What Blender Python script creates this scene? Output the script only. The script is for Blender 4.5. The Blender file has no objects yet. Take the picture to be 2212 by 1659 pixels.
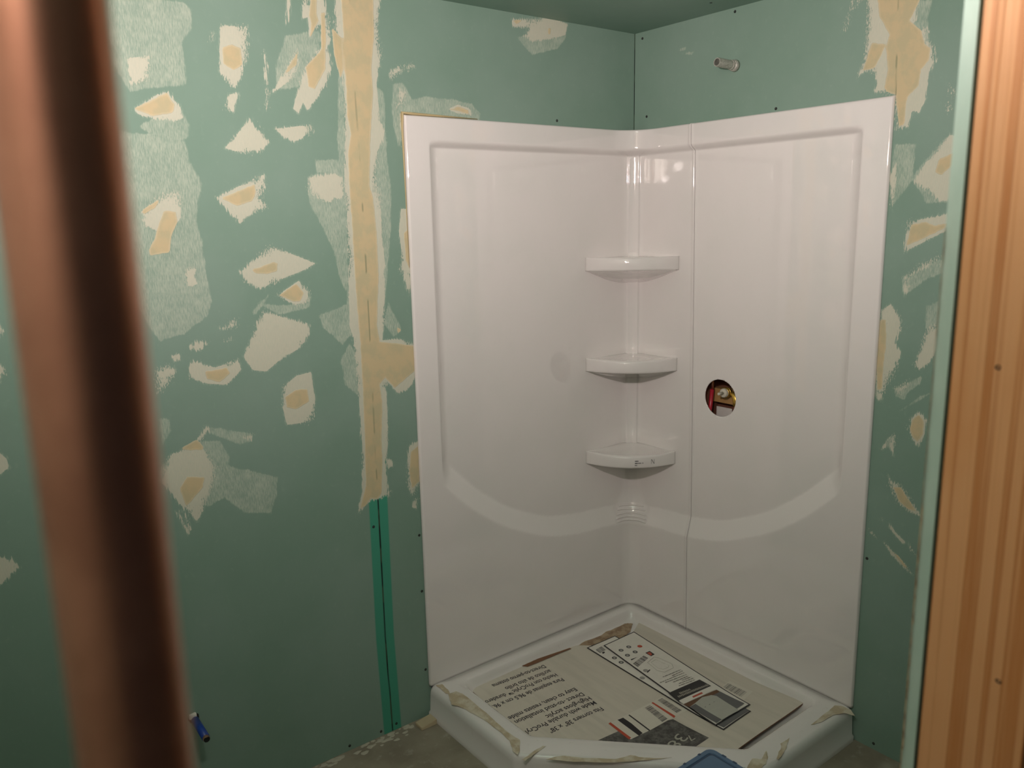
import bpy, bmesh, math, random
import numpy as np
from mathutils import Vector, Matrix, noise
random.seed(7)
S = bpy.context.scene
COL = S.collection
# ---------------------------------------------------------------- camera
yaw, pitch, roll, FPX = 0.9138, -0.1990, -0.0217, 1738.78
fw = Vector((math.cos(yaw)*math.cos(pitch), math.sin(yaw)*math.cos(pitch), math.sin(pitch)))
r0 = Vector((math.sin(yaw), -math.cos(yaw), 0)); u0 = r0.cross(fw)
rt = r0*math.cos(roll)+u0*math.sin(roll); up = -r0*math.sin(roll)+u0*math.cos(roll)
cd = bpy.data.cameras.new('camera'); cam = bpy.data.objects.new('camera', cd); COL.objects.link(cam)
cam.matrix_world = Matrix(((rt.x, up.x, -fw.x, -2.2232), (rt.y, up.y, -fw.y, -2.1253), (rt.z, up.z, -fw.z, 1.6280), (0, 0, 0, 1)))
cd.sensor_width = 36; cd.lens = FPX/2212*36; cd.clip_start = 0.02
cd.dof.use_dof = True; cd.dof.focus_distance = 2.75; cd.dof.aperture_fstop = 6.3
S.camera = cam
# ---------------------------------------------------------------- world, lights, exposure
w = bpy.data.worlds.new('world'); S.world = w; w.use_nodes = True
w.node_tree.nodes['Background'].inputs[0].default_value = (0.9, 0.85, 0.8, 1)
w.node_tree.nodes['Background'].inputs[1].default_value = 0.02
S.view_settings.view_transform = 'Standard'; S.view_settings.look = 'None'
S.cycles.blur_glossy = 0.0
S.view_settings.exposure = 0.0; S.view_settings.gamma = 1.0
def light(name, kind, loc, energy, col, radius, aim=None, size=None, blend=None):
    d = bpy.data.lights.new(name, kind); d.energy = energy; d.color = col; d.shadow_soft_size = radius
    o = bpy.data.objects.new(name, d); COL.objects.link(o); o.location = loc
    if aim: o.rotation_euler = (Vector(aim)-Vector(loc)).to_track_quat('-Z', 'Y').to_euler()
    if size: d.spot_size = math.radians(size); d.spot_blend = blend
    return o
# work light standing inside the room just above the top of the frame, turned to the ceiling corner
wl = light('work_light', 'SPOT', (-1.85, -1.485, 1.88), 70, (1.0, 0.86, 0.82), 0.022, aim=(-0.70, 0.0, 2.30), size=172, blend=1.0)
fl = light('pipe_stud_fill', 'POINT', (-2.55, -2.25, 2.02), 13.5, (1.0, 0.84, 0.74), 0.12)  # unseen fill light, added to brighten the copper pipe and the stud
rb = light('room_bulb', 'POINT', (-1.93, -1.44, 1.955), 24, (1.0, 0.86, 0.81), 0.03)
# added falloff: all three lamps are dimmed downward to darken the lower walls
for rb, lo_, hi_ in ((rb, 0.06, 1.22), (wl, 0.72, 1.05), (fl, 0.22, 1.2)):
  rb.data.use_nodes = True; _t = rb.data.node_tree; _em = _t.nodes['Emission']
  _g = _t.nodes.new('ShaderNodeNewGeometry'); _sp = _t.nodes.new('ShaderNodeSeparateXYZ'); _t.links.new(_g.outputs['Incoming'], _sp.inputs[0])
  _mr = _t.nodes.new('ShaderNodeMapRange'); _mr.interpolation_type = 'SMOOTHSTEP'; _t.links.new(_sp.outputs['Z'], _mr.inputs['Value'])
  for _k, _v in (('From Min', -0.62), ('From Max', 0.08), ('To Min', lo_), ('To Max', hi_)): _mr.inputs[_k].default_value = _v
  _t.links.new(_mr.outputs[0], _em.inputs['Strength'])
ZC = 2.2703   # ceiling
# ---------------------------------------------------------------- material helper
class NT:
    def __init__(s, name):
        s.m = bpy.data.materials.new(name); s.m.use_nodes = True; s.t = s.m.node_tree; s.n = s.t.nodes; s.l = s.t.links
        s.b = s.n['Principled BSDF']; s._tc = None
    def lk(s, a, b):
        s.l.new(a, b)
    def put(s, sock, v):
        if hasattr(v, 'links'): s.l.new(v, sock)
        elif isinstance(v, (tuple, list)) and len(v) == 3 and sock.type == 'RGBA': sock.default_value = (*v, 1)
        else: sock.default_value = v
    def coord(s, scale=(1, 1, 1)):
        if s._tc is None: s._tc = s.n.new('ShaderNodeTexCoord')
        m = s.n.new('ShaderNodeMapping'); m.inputs['Scale'].default_value = scale
        s.lk(s._tc.outputs['Object'], m.inputs['Vector']); return m.outputs[0]
    def noise(s, scale=(1, 1, 1), sc=1.0, det=4, rough=0.55, dist=0.0):
        n = s.n.new('ShaderNodeTexNoise'); s.lk(s.coord(scale), n.inputs['Vector'])
        n.inputs['Scale'].default_value = sc; n.inputs['Detail'].default_value = det
        n.inputs['Roughness'].default_value = rough; n.inputs['Distortion'].default_value = dist
        return n.outputs['Fac']
    def math(s, op, a, b=None, clamp=False):
        n = s.n.new('ShaderNodeMath'); n.operation = op; n.use_clamp = clamp
        s.put(n.inputs[0], a)
        if b is not None: s.put(n.inputs[1], b)
        return n.outputs[0]
    def step(s, x, a, b, lo=0.0, hi=1.0):
        n = s.n.new('ShaderNodeMapRange'); n.interpolation_type = 'SMOOTHSTEP'
        s.put(n.inputs['Value'], x); n.inputs['From Min'].default_value = a; n.inputs['From Max'].default_value = b
        n.inputs['To Min'].default_value = lo; n.inputs['To Max'].default_value = hi; return n.outputs[0]
    def mix(s, f, a, b):
        n = s.n.new('ShaderNodeMix'); n.data_type = 'RGBA'
        s.put(n.inputs[0], f); s.put(n.inputs[6], a); s.put(n.inputs[7], b); return n.outputs[2]
    def attr(s, name):
        n = s.n.new('ShaderNodeAttribute'); n.attribute_name = name; return n.outputs['Fac']
    def bump(s, h, dist=0.001, strength=1.0):
        n = s.n.new('ShaderNodeBump'); n.inputs['Distance'].default_value = dist; n.inputs['Strength'].default_value = strength
        s.put(n.inputs['Height'], h); s.lk(n.outputs[0], s.b.inputs['Normal'])
    def set(s, **k):
        for a, v in k.items(): s.put(s.b.inputs[a.replace('_', ' ')], v)
        return s.m
def flat(name, col, rough=0.6, metal=0.0, spec=0.5):
    t = NT(name); v = t.noise(sc=60, det=3)
    c = t.mix(t.step(v, 0.3, 0.7, 0.0, 0.12), col, tuple(x*0.75 for x in col))
    return t.set(Base_Color=c, Roughness=rough, Metallic=metal, Specular_IOR_Level=spec)
# ---------------------------------------------------------------- object helpers
def link(name, me, mat=None, parent=None, smooth=False, **props):
    if mat: me.materials.append(mat)
    o = bpy.data.objects.new(name, me); COL.objects.link(o)
    if parent: o.parent = parent
    if smooth:
        for p in me.polygons: p.use_smooth = True
    for k, v in props.items(): o[k] = v
    return o
def mesh(name, vs, fs, mat=None, parent=None, smooth=False, **props):
    me = bpy.data.meshes.new(name); me.from_pydata([tuple(v) for v in vs], [], [tuple(f) for f in fs]); me.update()
    return link(name, me, mat, parent, smooth, **props)
def empty(name, loc, label, cat, **props):
    o = bpy.data.objects.new(name, None); COL.objects.link(o); o.location = loc
    o.empty_display_size = 0.05; o['label'] = label; o['category'] = cat
    for k, v in props.items(): o[k] = v
    return o
def fb(name, bm, mat, parent=None, smooth=False, **props):
    bmesh.ops.recalc_face_normals(bm, faces=bm.faces)
    me = bpy.data.meshes.new(name); bm.to_mesh(me); bm.free()
    return link(name, me, mat, parent, smooth, **props)
def box_bm(bm, x0, x1, y0, y1, z0, z1, bev=0.0):
    r = bmesh.ops.create_cube(bm, size=1)
    for v in r['verts']:
        v.co = Vector((x0+(v.co.x+.5)*(x1-x0), y0+(v.co.y+.5)*(y1-y0), z0+(v.co.z+.5)*(z1-z0)))
    if bev:
        es = {e for v in r['verts'] for e in v.link_edges}
        bmesh.ops.bevel(bm, geom=list(es), offset=bev, segments=2, profile=0.6, affect='EDGES')
    return bm
def tube(bm, pts, r, seg=20, cap=True, r_in=None):
    """swept tube along pts; r may be a list; r_in makes an open bore at the last end"""
    pts = [Vector(p) for p in pts]; rs = r if isinstance(r, (list, tuple)) else [r]*len(pts)
    t0 = (pts[1]-pts[0]).normalized(); a = t0.orthogonal().normalized(); rings = []
    for i, p in enumerate(pts):
        t = (pts[min(i+1, len(pts)-1)]-pts[max(i-1, 0)])
        t = t.normalized() if t.length > 1e-9 else t0
        a = (a-t*a.dot(t)).normalized(); b = t.cross(a)
        rings.append([bm.verts.new(p+(a*math.cos(k*math.tau/seg)+b*math.sin(k*math.tau/seg))*rs[i]) for k in range(seg)])
    for A, B in zip(rings, rings[1:]):
        for k in range(seg): bm.faces.new((A[k], A[(k+1) % seg], B[(k+1) % seg], B[k]))
    if cap:
        bm.faces.new(rings[0][::-1]); bm.faces.new(rings[-1])
    return rings
def bore_tube(bm, p0, p1, r, ri, seg=28, extra=()):
    """straight pipe from p0 to p1, bored from the p1 end"""
    p0, p1 = Vector(p0), Vector(p1); d = p1-p0
    st = [(0, r), *extra, (1-0.004/d.length, r), (1, r-0.0006), (1, ri), (0.15, ri)]
    tube(bm, [p0+d*f for f, _ in st], [q for _, q in st], seg=seg)
def sstep(a, b, x):
    t = np.clip((x-a)/(b-a), 0, 1); return t*t*(3-2*t)
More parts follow.
